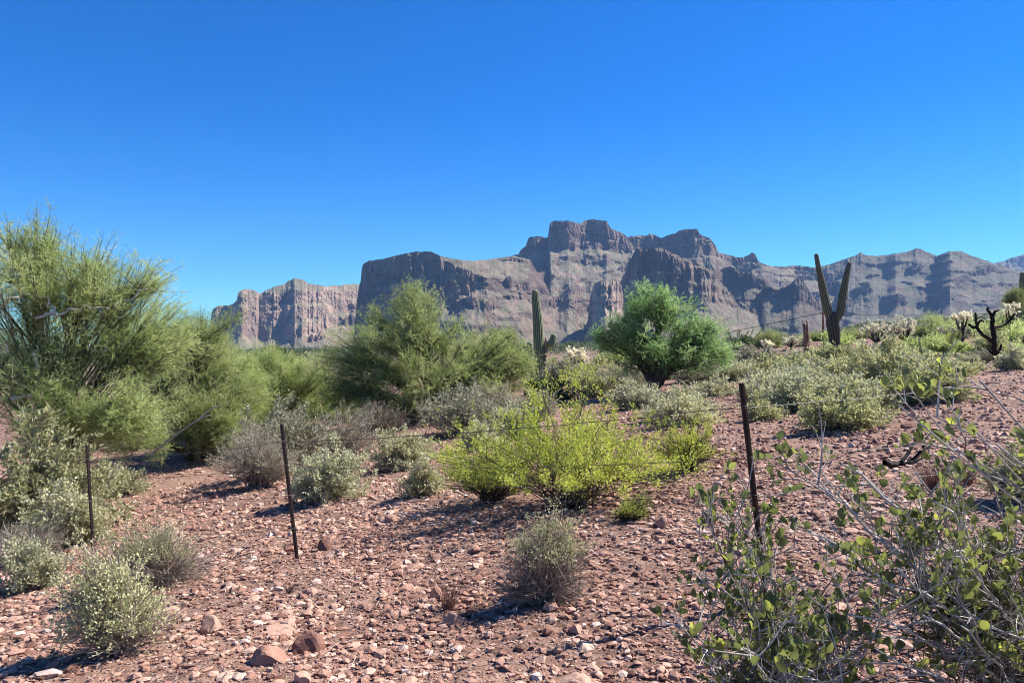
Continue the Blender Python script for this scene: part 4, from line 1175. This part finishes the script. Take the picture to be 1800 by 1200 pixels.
# ------------------------------------------------------------------ fence
def metal_mat(name, a, b_, rough=.5, metal=.6, sc=60):
    m, t, out = nt(name)
    tc = N(t, "TexCoord")
    n = noise_tex(t, tc.outputs['Object'], sc, 4, .65)
    n2 = noise_tex(t, tc.outputs['Object'], 4, 3, .6)
    c = ramp(t, mth(t, 'ADD', mth(t, 'MULTIPLY', n, .5), mth(t, 'MULTIPLY', n2, .5)), [(.4, a), (.6, b_)])
    p = N(t, "BsdfPrincipled"); p.inputs['Roughness'].default_value = rough; p.inputs['Metallic'].default_value = metal
    t.links.new(c, p.inputs['Base Color']); t.links.new(p.outputs[0], out.inputs[0])
    return m
M['post'] = metal_mat("rusty_steel_post", (.022, .018, .016), (.085, .052, .04), .45, .4)
M['wire'] = metal_mat("galvanised_wire", (.05, .042, .038), (.13, .11, .10), .65, .3)

fence = empty("wire_fence", (1.5, 4.5, tz(1.5, 4.5)))
tag(fence, "barbed wire fence on thin leaning steel posts crossing the foreground", "fence")
fb = np.array(fence.location)
def tpost(base, top):
    base = np.array(base, float); top = np.array(top, float)
    ax = unit(top - base); L_ = np.linalg.norm(top - base)
    sx = unit(np.cross(ax, np.array([0, 1., 0]))) * -1; sy = np.cross(ax, sx)
    ang = math.radians(25)
    sx, sy = sx * math.cos(ang) + sy * math.sin(ang), -sx * math.sin(ang) + sy * math.cos(ang)
    w, t_, d_ = .018, .003, .030
    prof = [(-w, 0), (-w, t_), (-t_, t_ * 2), (-t_ * .8, d_), (t_ * .8, d_), (t_, t_ * 2), (w, t_), (w, 0)]
    V = []
    for s_ in (-.3, L_):
        for (u, v) in prof: V.append(base + ax * s_ + sx * u - sy * v)
    V = np.array(V) - fb
    F = []
    n = 8
    for i in range(n):
        j = (i + 1) % n
        F += [(i, j, j + n), (i, j + n, i + n)]
    F += [(n, n + i, n + i + 1) for i in range(1, n - 1)]
    g = Geo(); g.add(V, np.array(F), .5)
    o = g.build("fence_post", M['post'], fence)
    # studs down the face
    s = Geo()
    q = np.arange(.06, L_ - .02, .053)
    Pp = base[None] + ax[None] * q[:, None] + sy[None] * .001 - fb
    s.tubes(np.stack([Pp, Pp + sy * .007], 1), np.full((len(q), 2), .0055), 5, .5)
    so = s.build("studs", M['post'], o, kind='stuff')
    return base, top
posts = []
for (bx, by, tx, ty, d, lean) in [(522, 980, 495, 745, 7.2, 0), (1345, 1052, 1302, 673, 4.5, 0), (164, 968, 153, 782, 9.0, 0)]:
    x0 = (bx - 900) / FOC * d; x1 = (tx - 900) / FOC * d
    z0 = 1.6 + (600 - by) / FOC * d; z1 = 1.6 + (600 - ty) / FOC * d
    posts.append(tpost((x0, d, min(z0, tz(x0, d)) if abs(z0 - tz(x0, d)) > .08 else z0), (x1, d, z1)))
pL, pR, p3 = posts
pO = tpost((5.65, 6.2, tz(5.65, 6.2)), (5.5, 6.2, tz(5.65, 6.2) + 1.35))
p4 = tpost((-8.6, 11.6, tz(-8.6, 11.6)), (-8.8, 11.6, tz(-8.6, 11.6) + 1.3))
FR = [(.87, .87, .89), (.69, .69, .655), (.47, .47, .48), (.20, .22, .32)]
rw = np.random.RandomState(3)
for k, (f3, fl, fr) in enumerate(FR):
    fo = (.84, .52, .40, .25)[k]
    pts = []
    at_ = []
    for (p, f_) in ((p4, f3), (p3, f3), (pL, fl), (pR, fr), (pO, fo)):
        at_.append(p[0] + (p[1] - p[0]) * f_ + np.array([0, -.036, 0]))
    path = []
    for a, c in zip(at_[:-1], at_[1:]):
        n = 28
        t = np.linspace(0, 1, n, endpoint=False)[:, None]
        sag = -.035 * 4 * t * (1 - t) * (1 + .5 * k * .3)
        q = a * (1 - t) + c * t; q[:, 2:] += sag
        path.append(q)
    path.append(at_[-1][None])
    P = np.concatenate(path) - fb
    P[1:-1] += rw.normal(size=(len(P) - 2, 3)) * .003
    g = Geo(); g.tubes(P[None], np.full((1, len(P)), .0024 if k == 0 else .0018), 4, .5)
    o = g.build("wire", M['wire'], fence)
    # barbs
    seg = np.linalg.norm(np.diff(P, axis=0), axis=1); cum = np.concatenate([[0], np.cumsum(seg)])
    s = np.arange(.05, cum[-1], .125)
    q = np.stack([np.interp(s, cum, P[:, i]) for i in range(3)], 1)
    g = Geo()
    for a_ in range(2):
        dv = rdir(rw, len(q)) * .013
        g.tubes(np.stack([q - dv, q + dv], 1), np.full((len(q), 2), .0012), 3, .5, cap=False)
    g.build("barbs", M['wire'], o, kind='stuff')
    # clips on posts
    for a in at_[1:4]:
        g = Geo(); c = a - fb
        th = np.linspace(0, 2 * math.pi, 9)
        ring = np.stack([c[0] + .027 * np.cos(th), c[1] + .036 + .04 * np.sin(th), c[2] + .012 * np.sin(th * .5)], 1)
        g.tubes(ring[None], np.full((1, 9), .002), 4, .5)
        g.build("wire_clip", M['wire'], fence)

# utility line
M['pole'] = bark_mat("reddish_pole_wood", (.16, .06, .04), (.34, .15, .10), 6)
M['cable'] = metal_mat("power_cable", (.05, .05, .05), (.09, .09, .09), .6, .2)
def pole(px, py_top, d, label):
    b = at_depth(px, d)
    r_ = empty("utility_pole", b); tag(r_, label, "utility pole")
    h = 1.6 + (600 - py_top) / FOC * d - b[2]
    g = Geo(); g.tubes(np.array([[(0, 0, -.5), (0, 0, h * .5), (0, 0, h)]], float), np.array([[.19, .17, .14]]), 8, .5); g.build("post", M['pole'], r_, True)
    g = Geo(); g.tubes(np.array([[(-.15, -.9, h - .35), (-.15, .9, h - .35)]], float), np.array([[.06, .06]]), 4, .4); g.build("crossarm", M['pole'], r_)
    for s_ in (-.8, .8):
        g = Geo(); g.tubes(np.array([[(-.15, s_, h - .3), (-.15, s_, h - .12)]], float), np.array([[.05, .04]]), 6, .6); g.build("insulator", M['cable'], r_)
    return np.array([b[0] - .15, b[1], b[2] + h - .12])
q1 = pole(1447, 548, 115, "reddish wooden power pole standing behind the forked saguaro")
q2 = pole(1960, 533, 105, "reddish power pole beyond the right edge carrying the same cables")
q0 = pole(960, 602, 270, "far power pole hidden behind the tall saguaro")
r_ = empty("power_cable", tuple(q1)); 
bpy.data.objects.remove(r_)
for i, s_ in enumerate((-.8, .8)):
    g = Geo()
    for a, c in ((q0, q1), (q1, q2)):
        t = np.linspace(0, 1, 30)[:, None]
        q = a * (1 - t) + c * t; q[:, 1] += s_; q[:, 2:] -= 4 * t * (1 - t) * (.9 if a is q1 else 3.0)
        g.tubes(q[None], np.full((1, 30), .028), 4, .5)
    o = g.build("power_cable", M['cable'])
    tag(o, ("nearer" if i == 0 else "farther") + " of two dark cables strung from the reddish power pole across the mountains", "cable")
for px, top, bot, d, lab in [(1592, 574, 590, 45, "short dark stake right of the raised cholla arm"), (1618, 577, 592, 48, "thin dark stake between the chollas and the green shrubs"), (1358, 672, 700, 17, "short black stub in the bushes right of the near post")]:
    b = at_depth(px, d)
    zt = 1.6 + (600 - top) / FOC * d - b[2]
    g = Geo(); P = np.array([[(0, 0, -.1), (.01, 0, zt * .5), (0, 0, zt)]]); g.tubes(P, np.array([[.05, .045, .035]]) * d / 45, 6, .4)
    g.tubes(P[:, 1:] + np.array([.02, 0, -.1]), np.array([[.02, .012]]) * d / 45, 4, .6)
    o = g.build("wooden_stake", M['darktwig']); o.location = b; tag(o, lab, "stake")

# ------------------------------------------------------------------ jojoba shrubs with large leaves
def leaf_mesh(name, L_, W_, fold, curl):
    V = []; F = []
    prof = [(0, .02), (.18, .55), (.42, 1.0), (.68, .92), (.88, .5), (1, .03)]
    for (t, w) in prof:
        z = curl * math.sin(t * 2.2) * L_
        V += [(-w * W_ / 2, t * L_, z + fold * w * W_), (0, t * L_, z), (w * W_ / 2, t * L_, z + fold * w * W_)]
    for i in range(len(prof) - 1):
        a = i * 3
        for k in (0, 1):
            F += [(a + k, a + k + 1, a + k + 4), (a + k, a + k + 4, a + k + 3)]
    return np.array(V), np.array(F)

def jojoba(label, base, targets, seed, nsec, nter, leaf_frac, spread, nleafmax, thick=.009, sec_len=.28, ter_len=.13, lpt=5, ndead=0):
    """targets: (point, weight) world points the main stems reach"""
    r = np.random.RandomState(seed)
    base = np.array(base, float)
    root = empty("jojoba_shrub", tuple(base)); tag(root, label, "bush")
    T = np.array(targets, float) - base
    n = len(T)
    A = np.zeros((n, 3)); A[:, :2] = r.normal(size=(n, 2)) * .035; A[:, 2] = -.03
    C = A * .45 + T * .55; C[:, 2] = T[:, 2] * r.uniform(.5, .8, n); C[:, :2] *= r.uniform(.5, .9, (n, 1)); C += r.normal(size=(n, 3)) * .03
    g = Geo()
    P = bez(A, C, T, 12); P[:, 1:-1] += r.normal(size=(n, 10, 3)) * .008
    g.tubes(P, np.linspace(1, .28, 12)[None] * thick * r.uniform(.7, 1.2, (n, 1)), 7, r.uniform(.4, .9, n))
    g.build("stems", M['palebark'], root, True)
    g = Geo()
    n2 = n * nsec; i2 = np.repeat(np.arange(n), nsec)
    u = r.uniform(.25, 1, n2)
    A2 = bezp(A[i2], C[i2], T[i2], u)
    d2 = unit(unit(T - A)[i2] * .55 + rdir(r, n2) * .8 + np.array([0, 0, .35]))
    L2 = sec_len * r.uniform(.5, 1.2, (n2, 1))
    E2 = A2 + d2 * L2; C2 = (A2 + E2) / 2 + rdir(r, n2) * L2 * .12
    g.tubes(bez(A2, C2, E2, 6), np.linspace(1, .45, 6)[None] * .0035 * r.uniform(.7, 1.2, (n2, 1)), 5, r.uniform(.2, 1, n2), cap=False)
    n3 = n2 * nter; i3 = np.repeat(np.arange(n2), nter)
    A3 = bezp(A2[i3], C2[i3], E2[i3], r.uniform(.15, 1, n3))
    d3 = unit(d2[i3] * .6 + rdir(r, n3) * .8 + np.array([0, 0, .3]))
    L3 = ter_len * r.uniform(.5, 1.25, (n3, 1))
    E3 = A3 + d3 * L3; C3 = (A3 + E3) / 2 + rdir(r, n3) * L3 * .1
    g.tubes(bez(A3, C3, E3, 4), np.linspace(1, .5, 4)[None] * .0019 * r.uniform(.7, 1.2, (n3, 1)), 4, r.uniform(.2, 1, n3), cap=False)
    if ndead:      # tangle of dead twigs low in the plant
        i4 = r.randint(0, n, ndead)
        A4 = bezp(A[i4], C[i4], T[i4], r.uniform(.05, .75, ndead))
        d4 = unit(rdir(r, ndead) + np.array([0, 0, .1])); L4 = r.uniform(.08, .3, (ndead, 1))
        E4 = A4 + d4 * L4; C4 = (A4 + E4) / 2 + rdir(r, ndead) * L4 * .2
        h_ = ndead // 2
        g.tubes(bez(A4, C4, E4, 5)[:h_], (np.linspace(1, .5, 5)[None] * .0016 * r.uniform(.6, 1.5, (ndead, 1)))[:h_], 4, r.uniform(0, 1.2, h_), cap=False)
        gd = Geo()
        gd.tubes(bez(A4, C4, E4, 5)[h_:], (np.linspace(1, .5, 5)[None] * .0019 * r.uniform(.6, 1.5, (ndead, 1)))[h_:], 4, r.uniform(0, 1, ndead - h_), cap=False)
        gd.build("dead_twigs", M['darktwig'], root, True, kind='stuff')
    g.build("twigs", M['palebark'], root, True, kind='stuff')
    # leaves in opposite pairs on the outer twigs
    ok = np.nonzero(r.rand(n3) < leaf_frac)[0]
    pts = []
    for i in ok:
        side = unit(np.cross(d3[i], r.normal(size=3)))
        for k in range(lpt):
            u_ = np.array([.3 + .7 * (k // 2 + 1) / (lpt / 2. + .5)])
            p_ = bezp(A3[i:i + 1], C3[i:i + 1], E3[i:i + 1], np.minimum(u_, 1))[0]
            sgn = 1 if k % 2 == 0 else -1
            dl = unit(side * sgn * .7 + d3[i] * .5 + np.array([0, 0, .75]) + r.normal(size=3) * .22)
            pts.append((p_, dl))
    r.shuffle(pts)
    meshes = []
    for q in range(5):
        Vv, Ff = leaf_mesh("leaf", .035, .0205 + .004 * (q % 3), .12 + .04 * q, (-.1, .12, .05, -.04, .18)[q])
        tn = (.25, .45, .55, .7, 1.0)[q]
        meshes.append((Vv, Ff, make_mesh("leaf", Vv, Ff, M['jojoba'], np.full(len(Vv), tn), True)))
    def frame(dl):
        nrm = unit(np.cross(dl, r.normal(size=3)))
        # oval leaves stand on edge: blade normal mostly horizontal
        nrm = unit(nrm - np.array([0, 0, nrm[2] * .6])); nrm = unit(nrm - dl * np.dot(nrm, dl))
        x_ = np.cross(dl, nrm)
        return np.stack([x_, dl, nrm], 1)
    rest = Geo()
    for k, (p_, dl) in enumerate(pts[:nleafmax]):
        Rm = frame(dl); s_ = r.uniform(.42, 1.22)
        Vv, Ff, me = meshes[min(4, int(r.rand() ** 1.15 * 5))]
        if k < 298:
            o = bpy.data.objects.new("leaf", me); S.collection.objects.link(o); o.parent = root
            from mathutils import Matrix
            mt = Matrix([[Rm[a][c] * s_ for c in range(3)] + [p_[a]] for a in range(3)] + [[0, 0, 0, 1]])
            o.matrix_local = mt
        else:
            rest.add((Vv * s_) @ Rm.T + p_, Ff, float(r.uniform(.15, .8)))
    if rest.n: rest.build("foliage", M['jojoba'], root, True, kind='stuff')
    return root

def W3(px, py, d):
    return ((px - 900) / FOC * d, d, 1.6 + (600 - py) / FOC * d)
bm = (.95, 2.75, tz(.95, 2.75))
jojoba("small jojoba with oval leaves at bottom right, hiding the foot of the near fence post", bm,
       [W3(1240, 925, 2.6), W3(1290, 905, 2.7), W3(1345, 955, 2.6), W3(1370, 1010, 2.5), W3(1230, 1010, 2.6), W3(1215, 1100, 2.5), W3(1330, 1080, 2.4), W3(1280, 1000, 2.4), W3(1420, 1100, 2.5), W3(1255, 1160, 2.3), W3(1390, 1160, 2.3), W3(1330, 1150, 2.2), W3(1460, 1050, 2.7), W3(1490, 1110, 2.4), W3(1540, 1160, 2.3), W3(1430, 1180, 2.2), W3(1500, 1200, 2.2), W3(1370, 1200, 2.2), W3(1580, 1120, 2.4)],
       21, 11, 5, .48, 1, 1900, thick=.006, sec_len=.20, ter_len=.09, lpt=4, ndead=800)
br = (1.95, 2.6, tz(1.95, 2.6))
jojoba("wide jojoba with pale bare branches and oval leaves filling the lower right corner", br,
       [W3(1435, 850, 2.5), W3(1480, 815, 2.5), W3(1440, 940, 2.4), W3(1520, 930, 2.5), W3(1590, 900, 2.5), W3(1640, 880, 2.4), W3(1580, 1000, 2.3), W3(1700, 960, 2.4), W3(1760, 900, 2.6), W3(1800, 960, 2.5),
        W3(1490, 1080, 2.3), W3(1540, 1140, 2.2), W3(1620, 1080, 2.2), W3(1690, 1100, 2.2), W3(1750, 1050, 2.3), W3(1790, 1120, 2.2), W3(1850, 1000, 2.4), W3(1610, 830, 2.7), W3(1530, 1020, 2.6), W3(1650, 1010, 2.7)],
       22, 12, 5, .50, 1, 3000, thick=.011, sec_len=.24, ter_len=.10, lpt=4, ndead=1700)
bu = (2.45, 2.35, tz(2.45, 2.35))
jojoba("leafy jojoba branches reaching in from the right edge above the wide one", bu,
       [W3(1580, 712, 2.0), W3(1640, 730, 2.0), W3(1722, 668, 2.1), W3(1700, 740, 2.0), W3(1790, 700, 2.1), W3(1750, 780, 2.0), W3(1800, 760, 2.0), W3(1680, 790, 2.1), W3(1780, 850, 2.0), W3(1850, 720, 2.1), W3(1840, 820, 2.1), W3(1900, 780, 2.2)],
       23, 9, 4, .75, 1, 1300, thick=.009, sec_len=.17, ter_len=.08, lpt=5, ndead=60)

# ------------------------------------------------------------------ rocks and gravel
def stone_mat(name):
    m, t, out = nt(name)
    at = N(t, "Attribute", attribute_name="tint")
    oi = N(t, "ObjectInfo"); tc = N(t, "TexCoord"); g = N(t, "NewGeometry")
    n = noise_tex(t, g.outputs['Position'], 22, 5, .65)
    n2 = noise_tex(t, g.outputs['Position'], 120, 3, .65)
    f = mth(t, 'ADD', at.outputs['Fac'], mth(t, 'MULTIPLY', mth(t, 'SUBTRACT', n, .5), .35))
    c = ramp(t, f, [(0, (.09, .042, .03)), (.2, (.24, .11, .075)), (.42, (.42, .235, .165)), (.62, (.54, .355, .265)), (.82, (.62, .46, .375)), (1, (.70, .59, .51))])
    c = mixc(t, mth(t, 'MULTIPLY', n2, .35), c, (.22, .14, .11))
    hsv = N(t, "HueSaturation"); t.links.new(c, hsv.inputs['Color'])
    t.links.new(mth(t, 'ADD', .85, mth(t, 'MULTIPLY', oi.outputs['Random'], .3)), hsv.inputs['Value'])
    p = N(t, "BsdfPrincipled"); p.inputs['Roughness'].default_value = .85; p.inputs['Specular IOR Level'].default_value = .25
    t.links.new(hsv.outputs[0], p.inputs['Base Color'])
    b_ = N(t, "Bump"); b_.inputs['Strength'].default_value = .6; b_.inputs['Distance'].default_value = .006
    t.links.new(mth(t, 'ADD', n, n2), b_.inputs['Height']); t.links.new(b_.outputs[0], p.inputs['Normal'])
    t.links.new(p.outputs[0], out.inputs[0])
    return m
M['stone'] = stone_mat("desert_stone")

def ico(sub):
    ph = (1 + 5 ** .5) / 2
    V = [(-1, ph, 0), (1, ph, 0), (-1, -ph, 0), (1, -ph, 0), (0, -1, ph), (0, 1, ph), (0, -1, -ph), (0, 1, -ph), (ph, 0, -1), (ph, 0, 1), (-ph, 0, -1), (-ph, 0, 1)]
    F = [(0, 11, 5), (0, 5, 1), (0, 1, 7), (0, 7, 10), (0, 10, 11), (1, 5, 9), (5, 11, 4), (11, 10, 2), (10, 7, 6), (7, 1, 8), (3, 9, 4), (3, 4, 2), (3, 2, 6), (3, 6, 8), (3, 8, 9), (4, 9, 5), (2, 4, 11), (6, 2, 10), (8, 6, 7), (9, 8, 1)]
    V = [np.array(v) / np.linalg.norm(v) for v in V]
    for _ in range(sub):
        c = {}; nf = []
        def mid(a, b):
            k = (min(a, b), max(a, b))
            if k not in c:
                V.append(unit(V[a] + V[b])); c[k] = len(V) - 1
            return c[k]
        for a, b, d in F:
            ab, bd, da = mid(a, b), mid(b, d), mid(d, a)
            nf += [(a, ab, da), (b, bd, ab), (d, da, bd), (ab, bd, da)]
        F = nf
    return np.array(V), np.array(F)
I0, I1, I2 = ico(0), ico(1), ico(2)

def chisel(V, r, k=9, lo=.45, hi=.85):
    V = V.copy()
    for _ in range(k):
        n = rdir(r, 1)[0]; d = r.uniform(lo, hi)
        s = V @ n - d
        V -= np.outer(np.maximum(s, 0), n)
    V[:, 2] *= .75
    return V + r.normal(size=V.shape) * .015

rr = np.random.RandomState(77)
protoV = [chisel(I2[0], rr, 11) for _ in range(8)]
TL = [.12, .3, .42, .5, .6, .7, .82, .95]
PM = {}
def stone_mesh(p, t):
    if (p, t) not in PM:
        PM[(p, t)] = make_mesh("rock", protoV[p], I2[1], M['stone'], np.full(len(protoV[p]), TL[t]), False)
    return PM[(p, t)]
def rock(x, y, sx, sy, sz, p, t, rz, label, group=None, tilt=(0, 0)):
    o = bpy.data.objects.new("rock", stone_mesh(p, t)); S.collection.objects.link(o)
    o.location = (x, y, tz(x, y) + sz * .12); o.scale = (sx, sy, sz); o.rotation_euler = (tilt[0], tilt[1], rz)
    tag(o, label, "rock", group)
HR = [(570, 967, 24, 24, 1, "small upright dark red rock just right of the middle fence post"), (537, 1147, 66, 40, 0, "big dark purplish boulder in the foreground left of centre"),
      (478, 1166, 76, 30, 2, "flat orange rock leaning against the dark purplish boulder"), (495, 1112, 80, 18, 4, "long pale pink slab behind the dark purplish boulder"), (582, 1110, 46, 16, 4, "flat pink slab right behind the dark purplish boulder"),
      (366, 1120, 42, 32, 4, "tan notched rock right of the yellow-tipped bush"), (545, 1052, 32, 22, 4, "pink-grey block above the long pale slab"), (858, 1075, 30, 22, 2, "rounded red stone left of the foreground twiggy bush shadow"),
      (766, 1052, 26, 28, 3, "tan upright stone beside the dead weed tuft"), (626, 1082, 30, 18, 4, "pink blocky stone in the middle of the foreground gravel"), (800, 1090, 44, 26, 3, "brown-pink stone just below the dead weed tuft"),
      (36, 1126, 28, 20, 7, "whitish angular stone at the lower left edge"), (40, 1095, 48, 18, 4, "flat grey-pink slab at the lower left edge"), (1243, 930, 34, 28, 2, "reddish block left of the near fence post"),
      (1165, 938, 30, 24, 3, "pinkish rock under the right end of the big creosote"), (1122, 925, 26, 18, 3, "rounded rock beside the creosote sprig"), (1486, 770, 18, 15, 3, "round orange stone under the rounded olive bush"),
      (1545, 762, 38, 20, 2, "wedge of red rock right of the rounded olive bush"), (1598, 758, 30, 18, 1, "dark red rock beside the wedge of red rock"), (535, 1198, 40, 26, 4, "grey-topped rock at the bottom edge below the dark boulder"),
      (1300, 845, 32, 24, 3, "rock left of the near fence post at mid height"), (1130, 800, 24, 14, 3, "rock in the gap between the two creosotes"), (438, 990, 34, 14, 6, "pale flat stone left of the middle fence post"), (1100, 1120, 26, 16, 3, "low stone right of the foreground twiggy bush"),
      (310, 1028, 50, 16, 4, "flat pink stone behind the twiggy bush at lower left"), (270, 890, 34, 20, 2, "orange stone in the rocky wash at left"), (650, 950, 30, 14, 2, "orange flat stone right of the upright dark red rock"), (742, 950, 30, 18, 3, "tan rock left of the foreground twiggy bush")]
for i, (px, py, w, h, t, lab) in enumerate(HR):
    d = cast(px, py - h * .3)
    x = (px - 900) / FOC * d; m_ = d / FOC
    rock(x, d, w * m_ * .52, w * m_ * .42, h * m_ * (1.0 if h > 22 else .5), i % 8, max(0, t - 1), rr.uniform(-.4, .4), lab, None, (rr.uniform(-.15, .15), rr.uniform(-.15, .15)))
cnt = len(HR); tries = 0
while cnt < 298 and tries < 6000:
    tries += 1
    px = rr.uniform(-40, 1840); py = rr.uniform(745, 1230)
    d = cast(px, py)
    if d > 19: continue
    x = (px - 900) / FOC * d
    dens = fbm(np.array([x * .9]), np.array([d * .9]), np.array([4.2]), 2)[0]
    if dens < rr.uniform(-.4, .35): continue
    s = rr.uniform(.02, .034) * (1 + rr.rand() ** 5 * 1.8) * max(1, d / 6)
    s = min(s, .10)
    rock(x, d, s * rr.uniform(.9, 1.5), s * rr.uniform(.7, 1.1), s * rr.uniform(.5, .95), rr.randint(8), min(7, max(0, int(rr.normal(3.2, 1.5)))), rr.uniform(0, 6.28),
         "loose angular pink-brown stone lying among many alike on the open gravel", "loose stones scattered on the open gravel", (rr.uniform(-.3, .3), rr.uniform(-.3, .3)))
    cnt += 1

BOX = (np.array([(x, y, z) for x in (-1, 1) for y in (-1, 1) for z in (-1, 1)], float) * .72, np.array([(0, 1, 3), (0, 3, 2), (4, 6, 7), (4, 7, 5), (0, 4, 5), (0, 5, 1), (2, 3, 7), (2, 7, 6), (0, 2, 6), (0, 6, 4), (1, 5, 7), (1, 7, 3)]))
def gravel(name, n, r0, r1, s0, s1, ball, seed, label, pw=1.0, sizepow=3):
    r = np.random.RandomState(seed)
    m = n * 2
    d = (r0 ** pw + (r1 ** pw - r0 ** pw) * r.rand(m)) ** (1 / pw)
    a = np.radians(r.uniform(-39, 39, m))
    x, y = np.sin(a) * d, np.cos(a) * d
    den = fbm(x * .8, y * .8, 8.8, 3) + .5 * pn(x * 4, y * 4, 2.2)
    keep = den > r.uniform(-.80, .35, m)
    x, y, d = x[keep][:n], y[keep][:n], d[keep][:n]; n = len(x)
    z = terrain(x, y)
    z = z + np.clip(1.4 - d / 25, 0, 1) * (np.maximum(fbm(x * 7, y * 7, 1.1, 3), -.1) * .035)
    s = s0 + (s1 - s0) * r.rand(n) ** sizepow
    s = s * (1 + np.clip(den[keep][:n], 0, 1) * .5)
    BV, BF = ball
    k = 10
    protos = np.array([chisel(BV, r, 6, .5, .9) if len(BV) > 8 else BV * r.uniform(.6, 1.15, (len(BV), 1)) + r.normal(size=BV.shape) * .1 for _ in range(k)])
    pi = r.randint(0, k, n)
    L_ = protos[pi] * np.stack([s * r.uniform(.8, 1.6, n), s * r.uniform(.7, 1.2, n), s * r.uniform(.5, 1.0, n)], 1)[:, None]
    th = r.uniform(0, 2 * np.pi, n); tl = r.uniform(-.4, .4, n)
    c, s_ = np.cos(tl)[:, None], np.sin(tl)[:, None]
    X, Y, Z = L_[..., 0], L_[..., 1] * c - L_[..., 2] * s_, L_[..., 1] * s_ + L_[..., 2] * c
    c, s_ = np.cos(th)[:, None], np.sin(th)[:, None]
    V = np.stack([X * c - Y * s_ + x[:, None], X * s_ + Y * c + y[:, None], Z + (z + s * .15)[:, None]], -1).reshape(-1, 3)
    F = (BF[None] + (np.arange(n) * len(BV))[:, None, None]).reshape(-1, 3)
    t = np.clip(r.normal(.40, .19, n) + .15 * pn(x * .6, y * .6, 5.5), 0, 1)
    g = Geo(); g.add(V, F, np.repeat(t, len(BV)))
    o = g.build(name, M['stone']); tag(o, label, kind='stuff')
    return o
OCT = (np.array([(1, 0, 0), (-1, 0, 0), (0, 1, 0), (0, -1, 0), (0, 0, 1), (0, 0, -1)], float), np.array([(0, 2, 4), (2, 1, 4), (1, 3, 4), (3, 0, 4), (2, 0, 5), (1, 2, 5), (3, 1, 5), (0, 3, 5)]))
gravel("gravel", 60000, 2.6, 10, .004, .022, BOX, 1, "small reddish stones covering the near ground", 1.3)
gravel("gravel", 10000, 2.7, 12, .012, .043, I0, 5, "fist-sized pinkish stones lying over the near ground", 1.4, 1.6)
gravel("gravel", 1500, 4.5, 15, .024, .062, I0, 6, "larger reddish stones strewn in patches over the gravel", 1.5, 1.5)
gravel("gravel", 36000, 2.6, 8.5, .003, .010, OCT, 2, "fine pinkish grit between the near stones", 1.1, 2)
gravel("gravel", 26000, 9, 26, .014, .06, OCT, 3, "reddish stones on the ground among the bushes", 1.4)
gravel("gravel", 9000, 26, 60, .03, .09, OCT, 4, "stony cover on the far ground between shrubs", 1.4)

# ------------------------------------------------------------------ small dry weeds and litter
def tuft(px, py, h, label, seed, mat='twig', n=70):
    r = np.random.RandomState(seed)
    d = cast(px, py); x = (px - 900) / FOC * d; H = h * d / FOC
    root = empty("dry_weed", (x, d, tz(x, d))); tag(root, label, "weed")
    g = Geo()
    A = r.normal(size=(n, 3)) * .015 * np.array([1, 1, 0])
    D = unit(rdir(r, n) * .6 + np.array([0, 0, .9])); E = A + D * H * r.uniform(.4, 1.1, (n, 1))
    g.tubes(bez(A, (A + E) / 2 + r.normal(size=(n, 3)) * .02, E, 5), np.linspace(1, .5, 5)[None] * .0018 * np.ones((n, 1)), 3, r.rand(n), cap=False)
    g.build("stems", M[mat], root, kind='stuff')
tuft(790, 1062, 62, "dead brown weed tuft beside the tan upright stone in the foreground", 1, 'deadwood', 90)
tuft(510, 1040, 30, "tiny dark weed below the middle fence post", 2, 'darktwig', 40)
tuft(440, 985, 20, "tiny dry weed left of the middle fence post", 3, 'twig', 30)
tuft(1640, 860, 55, "dry straw grass patch by the black forked stick", 4, 'deadwood', 220)
tuft(1700, 850, 45, "dry straw grass patch right of the black forked stick", 5, 'deadwood', 180)
tuft(1130, 880, 30, "thin dry weed under the right side of the big creosote", 6, 'twig', 60)

def litter():
    r = np.random.RandomState(31)
    n = 2600
    d = 2.8 + 15 * r.rand(n) ** 1.2; a = np.radians(r.uniform(-38, 38, n))
    x, y = np.sin(a) * d, np.cos(a) * d
    z = terrain(x, y) + .02
    dv = rdir(r, n) * np.array([1, 1, .25]); L_ = r.uniform(.02, .16, (n, 1))
    A = np.stack([x, y, z], 1); E = A + dv * L_; E[:, 2] = np.maximum(E[:, 2], A[:, 2] - .005)
    g = Geo(); g.tubes(bez(A, (A + E) / 2 + rdir(r, n) * L_ * .15, E, 4), np.full((n, 4), .0018), 3, r.rand(n), cap=False)
    o = g.build("twig_litter", M['twig']); tag(o, "broken twigs lying over the gravel", kind='stuff')
litter()
